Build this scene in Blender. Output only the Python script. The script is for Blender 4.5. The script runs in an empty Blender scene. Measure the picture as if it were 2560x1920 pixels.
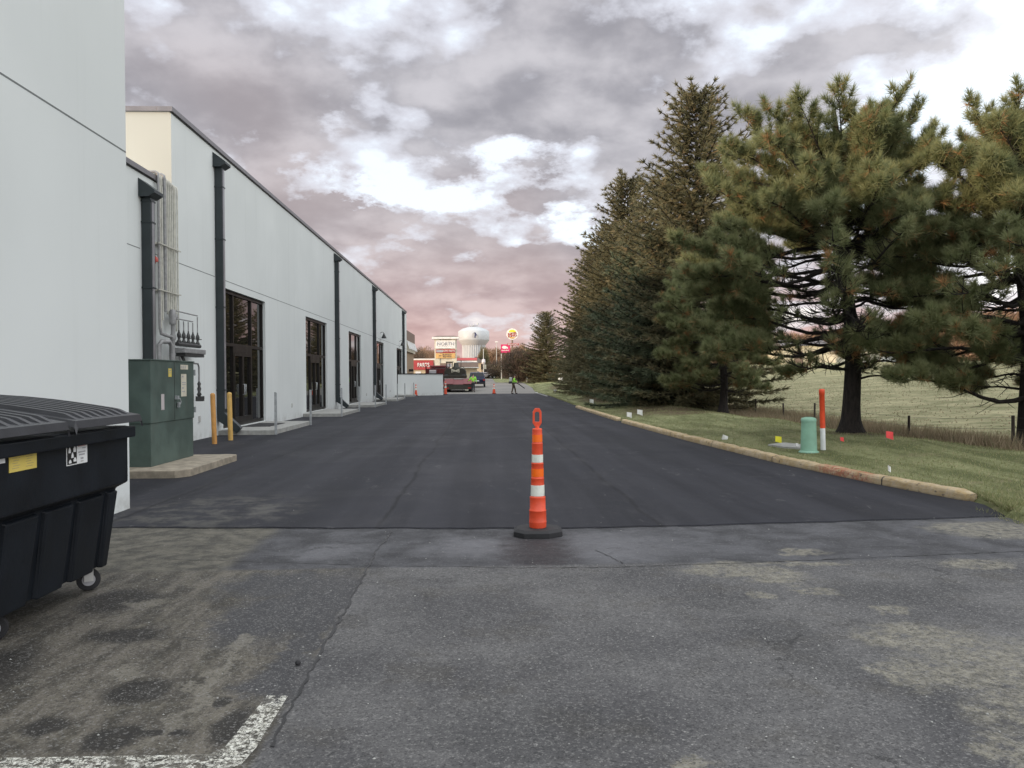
import bpy, math, random
import numpy as np
from math import radians as R, sin, cos, pi, atan, tan, sqrt
from mathutils import Vector, Matrix

S = bpy.context.scene
COL = S.collection
rnd = random.Random(7)

# ------------------------------------------------------------ camera frame
EYE = Vector((0, 0, 1.5))
F_PX, YAW, PITCH, ROLL = 1950.0, R(2.144), R(-.48), R(.4)

def ray(px, py):
    """direction of a point measured on the survey photograph (2560 x 1920)"""
    u = (px - 1280) / F_PX; v = -(py - 960) / F_PX
    c, s = cos(ROLL), sin(ROLL)
    u, v = u * c + v * s, -u * s + v * c
    y = cos(PITCH) - v * sin(PITCH); z = sin(PITCH) + v * cos(PITCH)
    return Vector((u * cos(YAW) + y * sin(YAW), -u * sin(YAW) + y * cos(YAW), z))

def at_y(px, py, y):
    r = ray(px, py); t = y / r.y
    return Vector((r.x * t, y, 1.5 + r.z * t))

def lerp_tab(t, tab):
    if t <= tab[0][0]: return tab[0][1]
    for (a, va), (b, vb) in zip(tab, tab[1:]):
        if t <= b: return va + (vb - va) * (t - a) / (b - a)
    return tab[-1][1]

def sm(a, b, x):
    t = min(1, max(0, (x - a) / (b - a))); return t * t * (3 - 2 * t)

EDGE = [(8.0, 5.42), (8.9, 5.72), (10.5, 5.4), (13, 5.06), (18, 4.75), (24.8, 4.53), (37.6, 4.54), (58, 5.02), (73, 5.05), (92, 5.8), (130, 9)]
def edge(y): return lerp_tab(y, EDGE)
def rise(y): return .7 * sm(78, 122, y) + .6 * sm(115, 172, y)
def wob(x, y):
    return .03 * sin(x * 1.3 + y * .7) + .02 * sin(x * 2.9 - y * 1.1 + 1) + .015 * sin(y * 2.3 + .5)
def terrain(x, y):
    z = rise(y)
    if y < 7.4: 
        t = sm(12, 16, x) 
        return z - .03 + t * .1
    e = edge(y)
    d = x - e
    if d < 0: return z - .03
    k = sm(0, .14, d)
    z += -.03 * (1 - k) + k * (.085 + .15 * sm(.2, 3, d)) + k * wob(x, y) * sm(0, 2, d) * (1 - sm(4, 7, d))
    z -= .42 * sm(3.3, 6.0, d)
    z += .062 * max(0, min(x, 62) - 13.5)
    return z
def drop(px, py):
    """point of the ground seen at a survey pixel"""
    r = ray(px, py); t = 3.0
    while t < 600:
        p = EYE + r * t
        if p.z <= terrain(p.x, p.y): break
        t += .03 + t * .0008
    p.z = terrain(p.x, p.y); return p

# ------------------------------------------------------------ node helpers
class NT:
    def __init__(s, tree): s.t = tree; s.n = tree.nodes; s.l = tree.links
    def new(s, typ, **kw):
        n = s.n.new(typ)
        for k, v in kw.items(): setattr(n, k, v)
        return n
    def put(s, sock, v):
        if v is None: return
        if isinstance(v, bpy.types.NodeSocket): s.l.new(v, sock)
        else:
            if isinstance(v, tuple) and len(v) == 3 and sock.type == 'RGBA': v = (*v, 1)
            sock.default_value = v
    def math(s, op, a, b=None, c=None, clamp=False):
        n = s.new('ShaderNodeMath', operation=op, use_clamp=clamp)
        for i, v in enumerate((a, b, c)):
            if v is not None: s.put(n.inputs[i], v)
        return n.outputs[0]
    def vmath(s, op, a, b=None):
        n = s.new('ShaderNodeVectorMath', operation=op)
        s.put(n.inputs[0], a)
        if b is not None: s.put(n.inputs[1], b)
        return n.outputs['Value'] if op in ('LENGTH', 'DOT_PRODUCT', 'DISTANCE') else n.outputs[0]
    def coord(s): return s.new('ShaderNodeTexCoord').outputs['Object']
    def geo(s): return s.new('ShaderNodeNewGeometry').outputs['Position']
    def mapv(s, v, scale=(1, 1, 1), loc=(0, 0, 0), rot=(0, 0, 0)):
        n = s.new('ShaderNodeMapping'); s.put(n.inputs[0], v)
        n.inputs['Scale'].default_value = scale; n.inputs['Location'].default_value = loc; n.inputs['Rotation'].default_value = rot
        return n.outputs[0]
    def noise(s, v, scale, detail=4, rough=.55, dist=0, col=False):
        n = s.new('ShaderNodeTexNoise'); s.put(n.inputs['Vector'], v)
        n.inputs['Scale'].default_value = scale; n.inputs['Detail'].default_value = detail
        n.inputs['Roughness'].default_value = rough; n.inputs['Distortion'].default_value = dist
        return n.outputs['Color'] if col else n.outputs['Fac']
    def voro(s, v, scale, out='Distance', feature='F1', rand=1):
        n = s.new('ShaderNodeTexVoronoi', feature=feature); s.put(n.inputs['Vector'], v)
        n.inputs['Scale'].default_value = scale; n.inputs['Randomness'].default_value = rand
        return n.outputs[out]
    def ramp(s, f, a, b, lo=0., hi=1., smooth=True):
        n = s.new('ShaderNodeMapRange', interpolation_type='SMOOTHSTEP' if smooth else 'LINEAR')
        s.put(n.inputs[0], f)
        for i, v in enumerate((a, b, lo, hi)): n.inputs[i + 1].default_value = v
        return n.outputs[0]
    def mix(s, f, a, b, mode='MIX'):
        n = s.new('ShaderNodeMix', data_type='RGBA', blend_type=mode)
        s.put(n.inputs[0], f); s.put(n.inputs[6], a); s.put(n.inputs[7], b)
        return n.outputs[2]
    def bump(s, h, strength=.3, dist=.01):
        n = s.new('ShaderNodeBump'); s.put(n.inputs['Height'], h)
        n.inputs['Strength'].default_value = strength; n.inputs['Distance'].default_value = dist
        return n.outputs[0]

def base_mat(name):
    m = bpy.data.materials.new(name); m.use_nodes = True
    t = NT(m.node_tree); p = m.node_tree.nodes['Principled BSDF']
    return m, t, p

def hexc(r, g, b):
    f = lambda c: (c / 255 / 12.92) if c / 255 <= .04045 else ((c / 255 + .055) / 1.055) ** 2.4
    return (f(r), f(g), f(b))

def simple(name, col, rough=.6, metal=0, var=.12, scale=3., bump=.0, bscale=60, spec=.5, grime=0, emit=None):
    """paint or plastic with soft mottling, some grime and optional grain"""
    m, t, p = base_mat(name)
    c = t.coord()
    n = t.noise(c, scale, 5, .6)
    dark = tuple(x * (1 - var) for x in col); lite = tuple(min(1, x * (1 + var)) for x in col)
    out = t.mix(t.ramp(n, .3, .7), dark, lite)
    if grime:
        g = t.noise(t.mapv(c, (1, 1, .25)), 6, 6, .7)
        out = t.mix(t.ramp(g, .5, .75, 0, grime), out, (.12, .10, .08))
    t.put(p.inputs['Base Color'], out)
    t.put(p.inputs['Roughness'], t.ramp(n, .2, .8, max(.02, rough - .08), min(1, rough + .08)))
    p.inputs['Metallic'].default_value = metal
    p.inputs['Specular IOR Level'].default_value = spec
    if bump:
        t.put(p.inputs['Normal'], t.bump(t.noise(c, bscale, 4, .7), bump, .01))
    if emit:
        p.inputs['Emission Color'].default_value = (*emit[0], 1); p.inputs['Emission Strength'].default_value = emit[1]
    return m

# ------------------------------------------------------------ mesh helpers
class MB:
    def __init__(s): s.v = []; s.f = []; s.sm = []
    def add(s, vs, fs, smooth=False):
        o = len(s.v); s.v += [tuple(v) for v in vs]
        s.f += [tuple(i + o for i in f) for f in fs]; s.sm += [smooth] * len(fs); return s
    def box(s, x0, x1, y0, y1, z0, z1, b=0):
        if b:
            vs = []; 
            X = (x0, x0 + b, x1 - b, x1); Y = (y0, y0 + b, y1 - b, y1)
            def ring(z, q):
                a, bb, c, d = x0 + q, y0 + q, x1 - q, y1 - q; k = b
                return [(a + k, bb, z), (c - k, bb, z), (c, bb + k, z), (c, d - k, z), (c - k, d, z), (a + k, d, z), (a, d - k, z), (a, bb + k, z)]
            r = [ring(z0, b * .0), ring(z1 - b, 0), ring(z1, b)]
            for q in r: vs += q
            fs = [tuple(range(7, -1, -1)), tuple(range(16, 24))]
            for k in range(2):
                for i in range(8): fs.append((k * 8 + i, k * 8 + (i + 1) % 8, k * 8 + 8 + (i + 1) % 8, k * 8 + 8 + i))
            return s.add(vs, fs)
        vs = [(x, y, z) for z in (z0, z1) for y in (y0, y1) for x in (x0, x1)]
        return s.add(vs, [(0, 2, 3, 1), (4, 5, 7, 6), (0, 1, 5, 4), (2, 6, 7, 3), (0, 4, 6, 2), (1, 3, 7, 5)])
    def tube(s, pts, r, n=8, cap=True, smooth=True):
        pts = [Vector(p) for p in pts]; k = len(pts)
        rs = r if isinstance(r, (list, tuple)) else [r] * k
        vs = []; prev = None
        for i, p in enumerate(pts):
            d = (pts[min(i + 1, k - 1)] - pts[max(i - 1, 0)]).normalized()
            if prev is None:
                a = Vector((0, 0, 1)) if abs(d.z) < .9 else Vector((1, 0, 0))
                u = d.cross(a).normalized()
            else:
                u = (prev - d * prev.dot(d)).normalized()
            prev = u; w = d.cross(u)
            for j in range(n):
                t = 2 * pi * j / n
                vs.append(p + (u * cos(t) + w * sin(t)) * rs[i])
        fs = [(i * n + j, i * n + (j + 1) % n, (i + 1) * n + (j + 1) % n, (i + 1) * n + j) for i in range(k - 1) for j in range(n)]
        s.add(vs, fs, smooth)
        if cap: 
            s.add(vs[:n], [tuple(range(n - 1, -1, -1))]); s.add(vs[-n:], [tuple(range(n))])
        return s
    def lathe(s, prof, c=(0, 0, 0), n=24, smooth=True, ang=0, cap=True):
        vs = []; k = len(prof)
        for (r, z) in prof:
            for j in range(n):
                t = ang + 2 * pi * j / n; vs.append((c[0] + r * cos(t), c[1] + r * sin(t), c[2] + z))
        fs = [(i * n + j, i * n + (j + 1) % n, (i + 1) * n + (j + 1) % n, (i + 1) * n + j) for i in range(k - 1) for j in range(n)]
        s.add(vs, fs, smooth)
        if cap:
            s.add(vs[:n], [tuple(range(n - 1, -1, -1))]); s.add(vs[-n:], [tuple(range(n))])
        return s
    def prism(s, poly, a0, a1, axis='x', smooth=False):
        """extrude a closed polygon along an axis"""
        m = {'x': lambda p, a: (a, p[0], p[1]), 'y': lambda p, a: (p[0], a, p[1]), 'z': lambda p, a: (p[0], p[1], a)}[axis]
        n = len(poly); vs = [m(p, a0) for p in poly] + [m(p, a1) for p in poly]
        fs = [tuple(range(n)), tuple(range(2 * n - 1, n - 1, -1))] + [(i, i + n, (i + 1) % n + n, (i + 1) % n) for i in range(n)]
        return s.add(vs, fs, smooth)
    def quad(s, a, b, c, d): return s.add([a, b, c, d], [(0, 1, 2, 3)])
    def build(s, name, mat, parent=None, bevel=0, loc=None):
        me = bpy.data.meshes.new(name); me.from_pydata(s.v, [], s.f); me.update()
        me.polygons.foreach_set('use_smooth', s.sm)
        if mat: me.materials.append(mat)
        o = bpy.data.objects.new(name, me); COL.objects.link(o)
        import bmesh
        bm = bmesh.new(); bm.from_mesh(me); bmesh.ops.recalc_face_normals(bm, faces=bm.faces)
        if bevel:
            bmesh.ops.remove_doubles(bm, verts=bm.verts, dist=1e-5)
            bmesh.ops.bevel(bm, geom=[e for e in bm.edges if len(e.link_faces) == 2 and e.calc_face_angle(0) > .6], offset=bevel, segments=2, affect='EDGES', profile=.6, clamp_overlap=True)
        bm.to_mesh(me); bm.free()
        if parent: o.parent = parent
        if loc: o.location = loc
        return o

def empty(name, loc=(0, 0, 0), rz=0):
    o = bpy.data.objects.new(name, None); COL.objects.link(o); o.location = loc; o.rotation_euler = (0, 0, rz)
    o.empty_display_size = .2; return o
def tag(o, label, cat, group=None):
    o['label'] = label; o['category'] = cat
    if group: o['group'] = group
    return o
def kind(o, k): o['kind'] = k; return o
def kids(o): return [c for c in COL.objects if c.parent == o]
def copy_tree(o, loc, rz=None, label=None, scale=None):
    def cp(a, par):
        c = a.copy(); COL.objects.link(c)
        if par: c.parent = par
        for k in [q for q in allobj if q.parent == a]: cp(k, c)
        return c
    allobj = list(COL.objects)
    c = cp(o, None); c.location = loc
    if rz is not None: c.rotation_euler[2] = rz
    if scale: c.scale = scale
    if label: c['label'] = label
    return c

def text(body, name, mat, parent, loc, w=None, h=None, rot=(pi / 2, 0, 0), ext=.01, bold=.0, align='CENTER'):
    cu = bpy.data.curves.new(name, 'FONT'); cu.body = body; cu.align_x = align; cu.align_y = 'CENTER'
    cu.offset = bold; cu.extrude = 0
    o = bpy.data.objects.new(name, cu); COL.objects.link(o)
    dg = bpy.context.evaluated_depsgraph_get(); dg.update()
    me = bpy.data.meshes.new_from_object(o.evaluated_get(dg))
    COL.objects.unlink(o); bpy.data.objects.remove(o)
    co = np.zeros(len(me.vertices) * 3); me.vertices.foreach_get('co', co); co = co.reshape(-1, 3)
    mn, mx = co.min(0), co.max(0); c = (mn + mx) / 2; co -= c
    sx = (w / (mx[0] - mn[0])) if w else None; sy = (h / (mx[1] - mn[1])) if h else None
    sx = sx or sy; sy = sy or sx
    co[:, 0] *= sx; co[:, 1] *= sy
    me.vertices.foreach_set('co', co.ravel()); me.name = name
    me.materials.clear(); me.materials.append(mat)
    o = bpy.data.objects.new(name, me); COL.objects.link(o); o.location = loc; o.rotation_euler = rot
    if parent: o.parent = parent
    if ext:
        md = o.modifiers.new('thick', 'SOLIDIFY'); md.thickness = ext; md.offset = 0
    return o

def skin(name, pts, edges, radii, mat, parent=None, sub=2, root=0):
    me = bpy.data.meshes.new(name); me.from_pydata(pts, edges, []); 
    o = bpy.data.objects.new(name, me); COL.objects.link(o)
    md = o.modifiers.new('skin', 'SKIN'); md.use_smooth_shade = True
    for i, r in enumerate(radii):
        sv = me.skin_vertices[0].data[i]
        sv.radius = (r, r) if not isinstance(r, tuple) else r
        sv.use_root = (i == root)
    s = o.modifiers.new('sub', 'SUBSURF'); s.levels = sub; s.render_levels = sub
    me.materials.append(mat)
    if parent: o.parent = parent
    return o

def big_mesh(name, verts, tris, mat, parent=None, attr=None, smooth=False):
    """numpy verts (n,3) and tris (m,3) to one mesh"""
    me = bpy.data.meshes.new(name); n, m = len(verts), len(tris)
    me.vertices.add(n); me.vertices.foreach_set('co', np.ascontiguousarray(verts, dtype=np.float32).ravel())
    me.loops.add(m * 3); me.loops.foreach_set('vertex_index', np.ascontiguousarray(tris, dtype=np.int32).ravel())
    me.polygons.add(m); me.polygons.foreach_set('loop_start', np.arange(0, m * 3, 3, dtype=np.int32))
    me.polygons.foreach_set('loop_total', np.full(m, 3, dtype=np.int32))
    if attr is not None:
        a = me.color_attributes.new('tint', 'FLOAT_COLOR', 'POINT')
        c = np.ones((n, 4), dtype=np.float32); c[:, :attr.shape[1]] = attr; a.data.foreach_set('color', c.ravel())
    me.update(); me.validate()
    if mat: me.materials.append(mat)
    o = bpy.data.objects.new(name, me); COL.objects.link(o)
    if parent: o.parent = parent
    return o

# ------------------------------------------------------------ materials
def blob(t, p, cx, cy, rx, ry, soft=.35):
    q = t.vmath('MULTIPLY', t.vmath('SUBTRACT', p, (cx, cy, 0)), (1 / rx, 1 / ry, 0))
    return t.ramp(t.vmath('LENGTH', q), 1 - soft, 1 + soft, 1, 0)
def maxof(t, lst):
    o = lst[0]
    for q in lst[1:]: o = t.math('MAXIMUM', o, q)
    return o

def mat_old_asphalt():
    m, t, p = base_mat('worn_asphalt'); g = t.geo()
    flat = t.vmath('MULTIPLY', g, (1, 1, 0))
    w = t.vmath('SUBTRACT', t.noise(flat, 4.5, 5, .65, col=True), (.5, .5, .5))
    wp = t.vmath('ADD', flat, t.vmath('MULTIPLY', w, (.55, .55, 0)))
    w2 = t.vmath('ADD', flat, t.vmath('MULTIPLY', w, (.12, .12, 0)))
    sx = t.new('ShaderNodeSeparateXYZ'); t.put(sx.inputs[0], w2); X, Y = sx.outputs[0], sx.outputs[1]
    left = t.ramp(X, -.93, -.89, 1, 0)
    band = t.ramp(Y, 6.14, 6.24)
    coarse = t.noise(flat, 1.1, 5, .6); mid = t.noise(flat, 7, 6, .7)
    agg = t.voro(flat, 150, 'Color'); ag = t.new('ShaderNodeSeparateXYZ'); t.put(ag.inputs[0], agg); a1 = ag.outputs[0]
    agg2 = t.voro(flat, 70, 'Color'); ag2 = t.new('ShaderNodeSeparateXYZ'); t.put(ag2.inputs[0], agg2); a2 = ag2.outputs[1]
    grit = t.math('ADD', t.math('MULTIPLY', a1, .6), t.math('MULTIPLY', a2, .4))
    # right-hand slab: blue-grey with pale stone grains
    right_c = t.mix(t.ramp(coarse, .35, .65), (.090, .088, .091), (.155, .151, .150))
    tan_blobs = [(1.89, 5.95, .32, .22), (2.19, 5.74, .22, .25), (2.3, 5.32, .16, .07), (1.9, 5.25, .09, .07), (3.88, 6.0, .27, .16),
                 (4.9, 7.35, .55, .42), (2.7, 6.52, .2, .14), (2.62, 4.86, .12, .12), (2.5, 4.33, .36, .25), (2.65, 3.85, .52, .3),
                 (2.1, 3.78, .13, .2), (2.55, 3.35, .4, .25), (2.2, 3.0, .22, .16), (.79, 2.96, .09, .06), (2.55, 6.13, .36, .07), (3.5, 4.0, .8, .35)]
    tan = maxof(t, [blob(t, wp, *b, soft=.32) for b in tan_blobs])
    tan = t.math('MULTIPLY', tan, t.ramp(t.noise(flat, 9, 6, .8), .36, .52))
    tan_c = t.mix(t.ramp(t.noise(flat, 16, 6, .75), .36, .64), (.145, .135, .108), (.36, .335, .265))
    brownr = t.math('MULTIPLY', t.ramp(t.noise(flat, 1.7, 6, .7), .50, .66), .55); right_c = t.mix(brownr, right_c, (.085, .078, .068)); right_c = t.mix(t.math('MULTIPLY', tan, t.ramp(t.noise(flat, 30, 4, .8), .3, .6, .5, .95)), right_c, tan_c)
    darkr = maxof(t, [blob(t, wp, *b) for b in [(2.07, 3.47, .14, .22), (1.75, 4.3, .2, .5), (1.6, 5.1, .25, .25), (2.9, 5.3, .5, .3), (.2, 3.3, .5, .3)]])
    right_c = t.mix(t.math('MULTIPLY', darkr, .4), right_c, (.05, .05, .052))
    # left-hand slab: brown, oily, patched
    streak = t.noise(t.mapv(flat, (4.5, 1.1, 1)), 1.6, 6, .7)
    left_c = t.mix(t.ramp(streak, .38, .62), (.062, .055, .043), (.175, .156, .127))
    left_c = t.mix(t.math('MULTIPLY', t.ramp(mid, .45, .7), .5), left_c, (.22, .20, .155))
    blue = maxof(t, [blob(t, wp, *b) for b in [(-1.0, 3.95, .2, .32), (-1.42, 4.95, .26, .5), (-1.1, 5.3, .33, .85), (-1.5, 5.75, .42, .4), (-1.02, 4.5, .1, .5)]])
    left_c = t.mix(t.math('MULTIPLY', blue, .85), left_c, t.mix(t.ramp(mid, .35, .7), (.033, .034, .040), (.06, .061, .07)))
    oil = maxof(t, [blob(t, w2, *b, soft=.3) for b in [(-2.1, 4.65, .21, .14), (-1.67, 3.83, .17, .16), (-1.56, 3.32, .12, .13), (-1.44, 3.37, .09, .035), (-1.3, 3.35, .05, .035), (-1.23, 3.67, .045, .07), (-1.1, 3.4, .07, .17), (-2.6, 4.0, .25, .5), (-2.5, 5.4, .25, .3), (-1.9, 3.45, .1, .1)]])
    left_c = t.mix(t.math('MULTIPLY', oil, .85), left_c, (.020, .018, .016))
    lt = maxof(t, [blob(t, wp, *b) for b in [(-1.84, 4.09, .1, .08), (-1.36, 3.91, .04, .6), (-2.3, 5.3, .12, .1), (-1.39, 4.5, .06, .12)]])
    left_c = t.mix(t.math('MULTIPLY', lt, .75), left_c, (.24, .22, .18))
    # darker strip along the new paving
    bl = t.mix(t.ramp(t.noise(flat, 2.2, 6, .65, .4), .35, .68), (.05, .05, .055), (.115, .115, .125))
    scuff = maxof(t, [blob(t, wp, *b, soft=.6) for b in [(-1.34, 6.78, .28, .3), (-.05, 6.9, .45, .4), (1.15, 6.85, .65, .55)]])
    bl = t.mix(t.math('MULTIPLY', scuff, .5), bl, (.19, .19, .205))
    brn = t.math('MULTIPLY', t.ramp(X, -2.15, -1.95, 1, 0), 1)
    bl = t.mix(brn, bl, t.mix(t.ramp(t.noise(flat, 5, 6, .7), .35, .65), (.07, .066, .055), (.19, .175, .14)))
    bl = t.mix(blob(t, wp, .45, 6.75, .32, .75, soft=.5), bl, (.035, .03, .034))
    bl = t.mix(t.math('MULTIPLY', tan, .8), bl, tan_c)
    c = t.mix(left, right_c, left_c); c = t.mix(band, c, bl)
    gs = t.ramp(band, 0, 1, 1, .35)
    c = t.mix(.28, c, (.004, .004, .004)); bright = t.math('MULTIPLY', t.ramp(grit, .62, .95), gs); dark = t.math('MULTIPLY', t.ramp(grit, .42, .1), gs)
    c = t.mix(t.math('MULTIPLY', bright, .62), c, (.23, .225, .215)); c = t.mix(t.math('MULTIPLY', dark, .62), c, (.018, .018, .019))
    spk = t.voro(flat, 38, 'Color'); sp = t.new('ShaderNodeSeparateXYZ'); t.put(sp.inputs[0], spk)
    c = t.mix(t.math('MULTIPLY', t.ramp(sp.outputs[0], .93, .97), t.math('MULTIPLY', t.ramp(t.voro(flat, 38), .25, .12), .5)), c, (.42, .41, .39))
    # fine cracks
    cr = t.voro(t.vmath('ADD', flat, t.vmath('MULTIPLY', w, (.5, .5, 0))), .55, 'Distance', 'DISTANCE_TO_EDGE')
    c = t.mix(t.math('MULTIPLY', t.ramp(cr, .0, .007, 1, 0), t.ramp(t.noise(flat, .8), .5, .62, 0, .7)), c, (.015, .015, .015))
    t.put(p.inputs['Base Color'], c)
    t.put(p.inputs['Roughness'], t.math('SUBTRACT', t.ramp(mid, .3, .7, .72, .9), t.math('MULTIPLY', t.math('MAXIMUM', scuff, blue), .22)))
    p.inputs['Specular IOR Level'].default_value = .35
    h = t.math('ADD', t.math('MULTIPLY', grit, .7), t.math('MULTIPLY', mid, .5))
    t.put(p.inputs['Normal'], t.bump(h, .55, .006))
    return m

def mat_new_asphalt():
    m, t, p = base_mat('fresh_asphalt'); g = t.geo()
    lane = t.noise(t.mapv(g, (1.1, .05, 1)), 1.3, 4, .6)
    cl = t.noise(g, .45, 5, .6, .6); fine = t.noise(g, 60, 3, .8); mid = t.noise(g, 5, 5, .7)
    c = t.mix(t.ramp(lane, .35, .68), (.011, .0115, .016), (.026, .0265, .033))
    c = t.mix(t.ramp(cl, .45, .75, 0, .5), c, (.031, .032, .040))
    dust = t.math('MULTIPLY', t.ramp(t.noise(t.mapv(g, (2.2, .8, 1), rot=(0, 0, .5)), 2.3, 8, .75, 1.2), .57, .70), t.ramp(t.noise(g, .35, 2), .46, .60, .08, .6))
    c = t.mix(dust, c, (.14, .137, .135))
    # pale dusty corner near the green cabinet
    edge_d = t.math('MULTIPLY', blob(t, g, -3.1, 8.9, 1.0, 1.1, .5), t.ramp(t.noise(g, 3, 6, .7), .42, .65, 0, .6))
    c = t.mix(edge_d, c, (.12, .115, .10))
    c = t.mix(t.ramp(fine, .52, .8, 0, .6), c, (.075, .075, .08))
    c = t.mix(t.ramp(t.noise(g, 25, 4, .8), .58, .75, 0, .35), c, (.06, .06, .065))
    sx = t.new('ShaderNodeSeparateXYZ'); t.put(sx.inputs[0], g)
    # roller joints between the paving passes
    for x0 in (-3.9, -1.05, 1.75):
        d = t.math('ABSOLUTE', t.math('ADD', t.math('SUBTRACT', sx.outputs[0], x0), t.math('MULTIPLY', t.math('SUBTRACT', t.noise(g, .5, 3), .5), .25)))
        c = t.mix(t.ramp(d, .0, .05, .75, 0), c, (.007, .007, .009)); c = t.mix(t.math('MULTIPLY', t.ramp(d, .05, .5, 1, 0), t.ramp(t.noise(t.mapv(g, (1, .3, 1)), 3, 5, .7), .45, .7, 0, .4)), c, (.045, .044, .048))
    t.put(p.inputs['Base Color'], c)
    t.put(p.inputs['Roughness'], t.ramp(cl, .3, .7, .66, .8))
    p.inputs['Specular IOR Level'].default_value = .22
    t.put(p.inputs['Normal'], t.bump(fine, .35, .004))
    return m

def mat_far_asphalt():
    m, t, p = base_mat('grey_asphalt'); g = t.geo()
    c = t.mix(t.ramp(t.noise(t.mapv(g, (.25, 1, 1)), .7, 5, .6), .35, .65), (.13, .125, .115), (.22, .205, .185))
    t.put(p.inputs['Base Color'], c); p.inputs['Roughness'].default_value = .85
    return m

def mat_lawn():
    m, t, p = base_mat('mown_grass'); g = t.geo()
    sx = t.new('ShaderNodeSeparateXYZ'); t.put(sx.inputs[0], g); X, Y = sx.outputs[0], sx.outputs[1]
    n1 = t.noise(t.mapv(g, (1.7, .35, 1), rot=(0, 0, -.05)), 1.0, 5, .65); n2 = t.noise(g, 12, 5, .75); n3 = t.noise(g, 90, 2, .8)
    lawn = t.mix(t.ramp(n1, .38, .62), (.135, .150, .065), (.33, .34, .175))
    lawn = t.mix(t.ramp(n2, .35, .7), t.mix(.5, lawn, (.10, .11, .05)), lawn)
    lawn = t.mix(t.ramp(t.noise(g, 2.3, 6, .7), .52, .68, 0, .7), lawn, (.25, .22, .13))
    # bare needle litter under the conifers
    mul = maxof(t, [blob(t, t.vmath('ADD', g, t.vmath('MULTIPLY', t.noise(g, .9, 4, col=True), (1.2, 2, 0))), *b, soft=.25) for b in [(8.6, 30.5, 2.6, 4.2), (9.3, 45, 3.0, 9), (9, 18.2, .9, 1.3), (10.2, 62, 2.8, 9), (11, 85, 3, 12), (11.5, 14.5, 1.4, 1.6)]])
    litter = t.mix(t.ramp(n2, .3, .7), (.07, .05, .032), (.17, .125, .082))
    c = t.mix(t.math('MULTIPLY', mul, .9), lawn, litter)
    # rough ditch and pasture beyond
    past = t.mix(t.ramp(t.noise(g, .35, 7, .72), .35, .68), (.19, .185, .095), (.40, .37, .22))
    past = t.mix(t.ramp(t.noise(g, 1.6, 6, .75), .48, .62, 0, .7), past, (.10, .125, .05))
    past = t.mix(t.ramp(n3, .3, .7, 0, .3), past, (.35, .31, .2))
    wx = t.math('ADD', X, t.math('MULTIPLY', t.math('SUBTRACT', t.noise(g, .6, 4), .5), 1.6))
    edgex = t.math('ADD', t.math('MULTIPLY', Y, .035), 8.25)
    rough = t.ramp(t.math('SUBTRACT', wx, edgex), -.2, .6)
    ditch = t.mix(t.ramp(n2, .3, .7), (.09, .072, .05), (.22, .18, .125))
    c = t.mix(rough, c, ditch); c = t.mix(t.ramp(wx, 11.6, 13.2), c, past)
    t.put(p.inputs['Base Color'], c); p.inputs['Roughness'].default_value = .95; p.inputs['Specular IOR Level'].default_value = .15
    t.put(p.inputs['Normal'], t.bump(t.math('ADD', n2, n3), .8, .04))
    return m

def mat_wall(name='painted_stucco', a=(.66, .69, .68), b=(.715, .745, .735)):
    m, t, p = base_mat(name); g = t.geo()
    n = t.noise(g, .35, 4, .5); st = t.noise(t.mapv(g, (3, 3, .12)), 1.5, 5, .6)
    c = t.mix(t.ramp(n, .3, .7), a, b)
    c = t.mix(t.ramp(st, .52, .8, 0, .24), c, (.50, .52, .50))
    sx = t.new('ShaderNodeSeparateXYZ'); t.put(sx.inputs[0], g)
    low = t.math('MULTIPLY', t.ramp(sx.outputs[2], 0, .35, 1, 0), t.ramp(t.noise(g, 3, 6, .7), .4, .65, 0, .5))
    c = t.mix(low, c, (.34, .33, .30))
    t.put(p.inputs['Base Color'], c); p.inputs['Roughness'].default_value = .85; p.inputs['Specular IOR Level'].default_value = .2
    t.put(p.inputs['Normal'], t.bump(t.noise(g, 140, 3, .8), .25, .003))
    return m

def mat_glass():
    m, t, p = base_mat('tinted_glass'); g = t.geo()
    p.inputs['Base Color'].default_value = (.006, .006, .006, 1); p.inputs['Roughness'].default_value = .015
    p.inputs['IOR'].default_value = 1.62
    t.put(p.inputs['Normal'], t.bump(t.noise(g, .7, 1, .4), .03, .05))
    return m

def mat_bark(a, b):
    m, t, p = base_mat('bark'); c = t.coord()
    n = t.noise(t.mapv(c, (6, 6, 1.4)), 3.5, 6, .75)
    t.put(p.inputs['Base Color'], t.mix(t.ramp(n, .35, .65), a, b)); p.inputs['Roughness'].default_value = .95
    t.put(p.inputs['Normal'], t.bump(n, 1, .05))
    return m

def mat_leaf(name, a, b, dead, trans=.25):
    """a..b by the random number stored in tint.r, dead needles by tint.g"""
    m, t, p = base_mat(name)
    at = t.new('ShaderNodeAttribute', attribute_name='tint'); s = t.new('ShaderNodeSeparateColor'); t.put(s.inputs[0], at.outputs['Color'])
    c = t.mix(s.outputs[0], a, b); c = t.mix(s.outputs[1], c, dead)
    t.put(p.inputs['Base Color'], c); p.inputs['Roughness'].default_value = .6; p.inputs['Specular IOR Level'].default_value = .25
    tr = t.new('ShaderNodeBsdfTranslucent'); t.put(tr.inputs[0], c)
    mx = t.new('ShaderNodeMixShader'); mx.inputs[0].default_value = trans
    t.l.new(p.outputs[0], mx.inputs[1]); t.l.new(tr.outputs[0], mx.inputs[2])
    t.l.new(mx.outputs[0], t.n['Material Output'].inputs[0])
    return m

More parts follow.
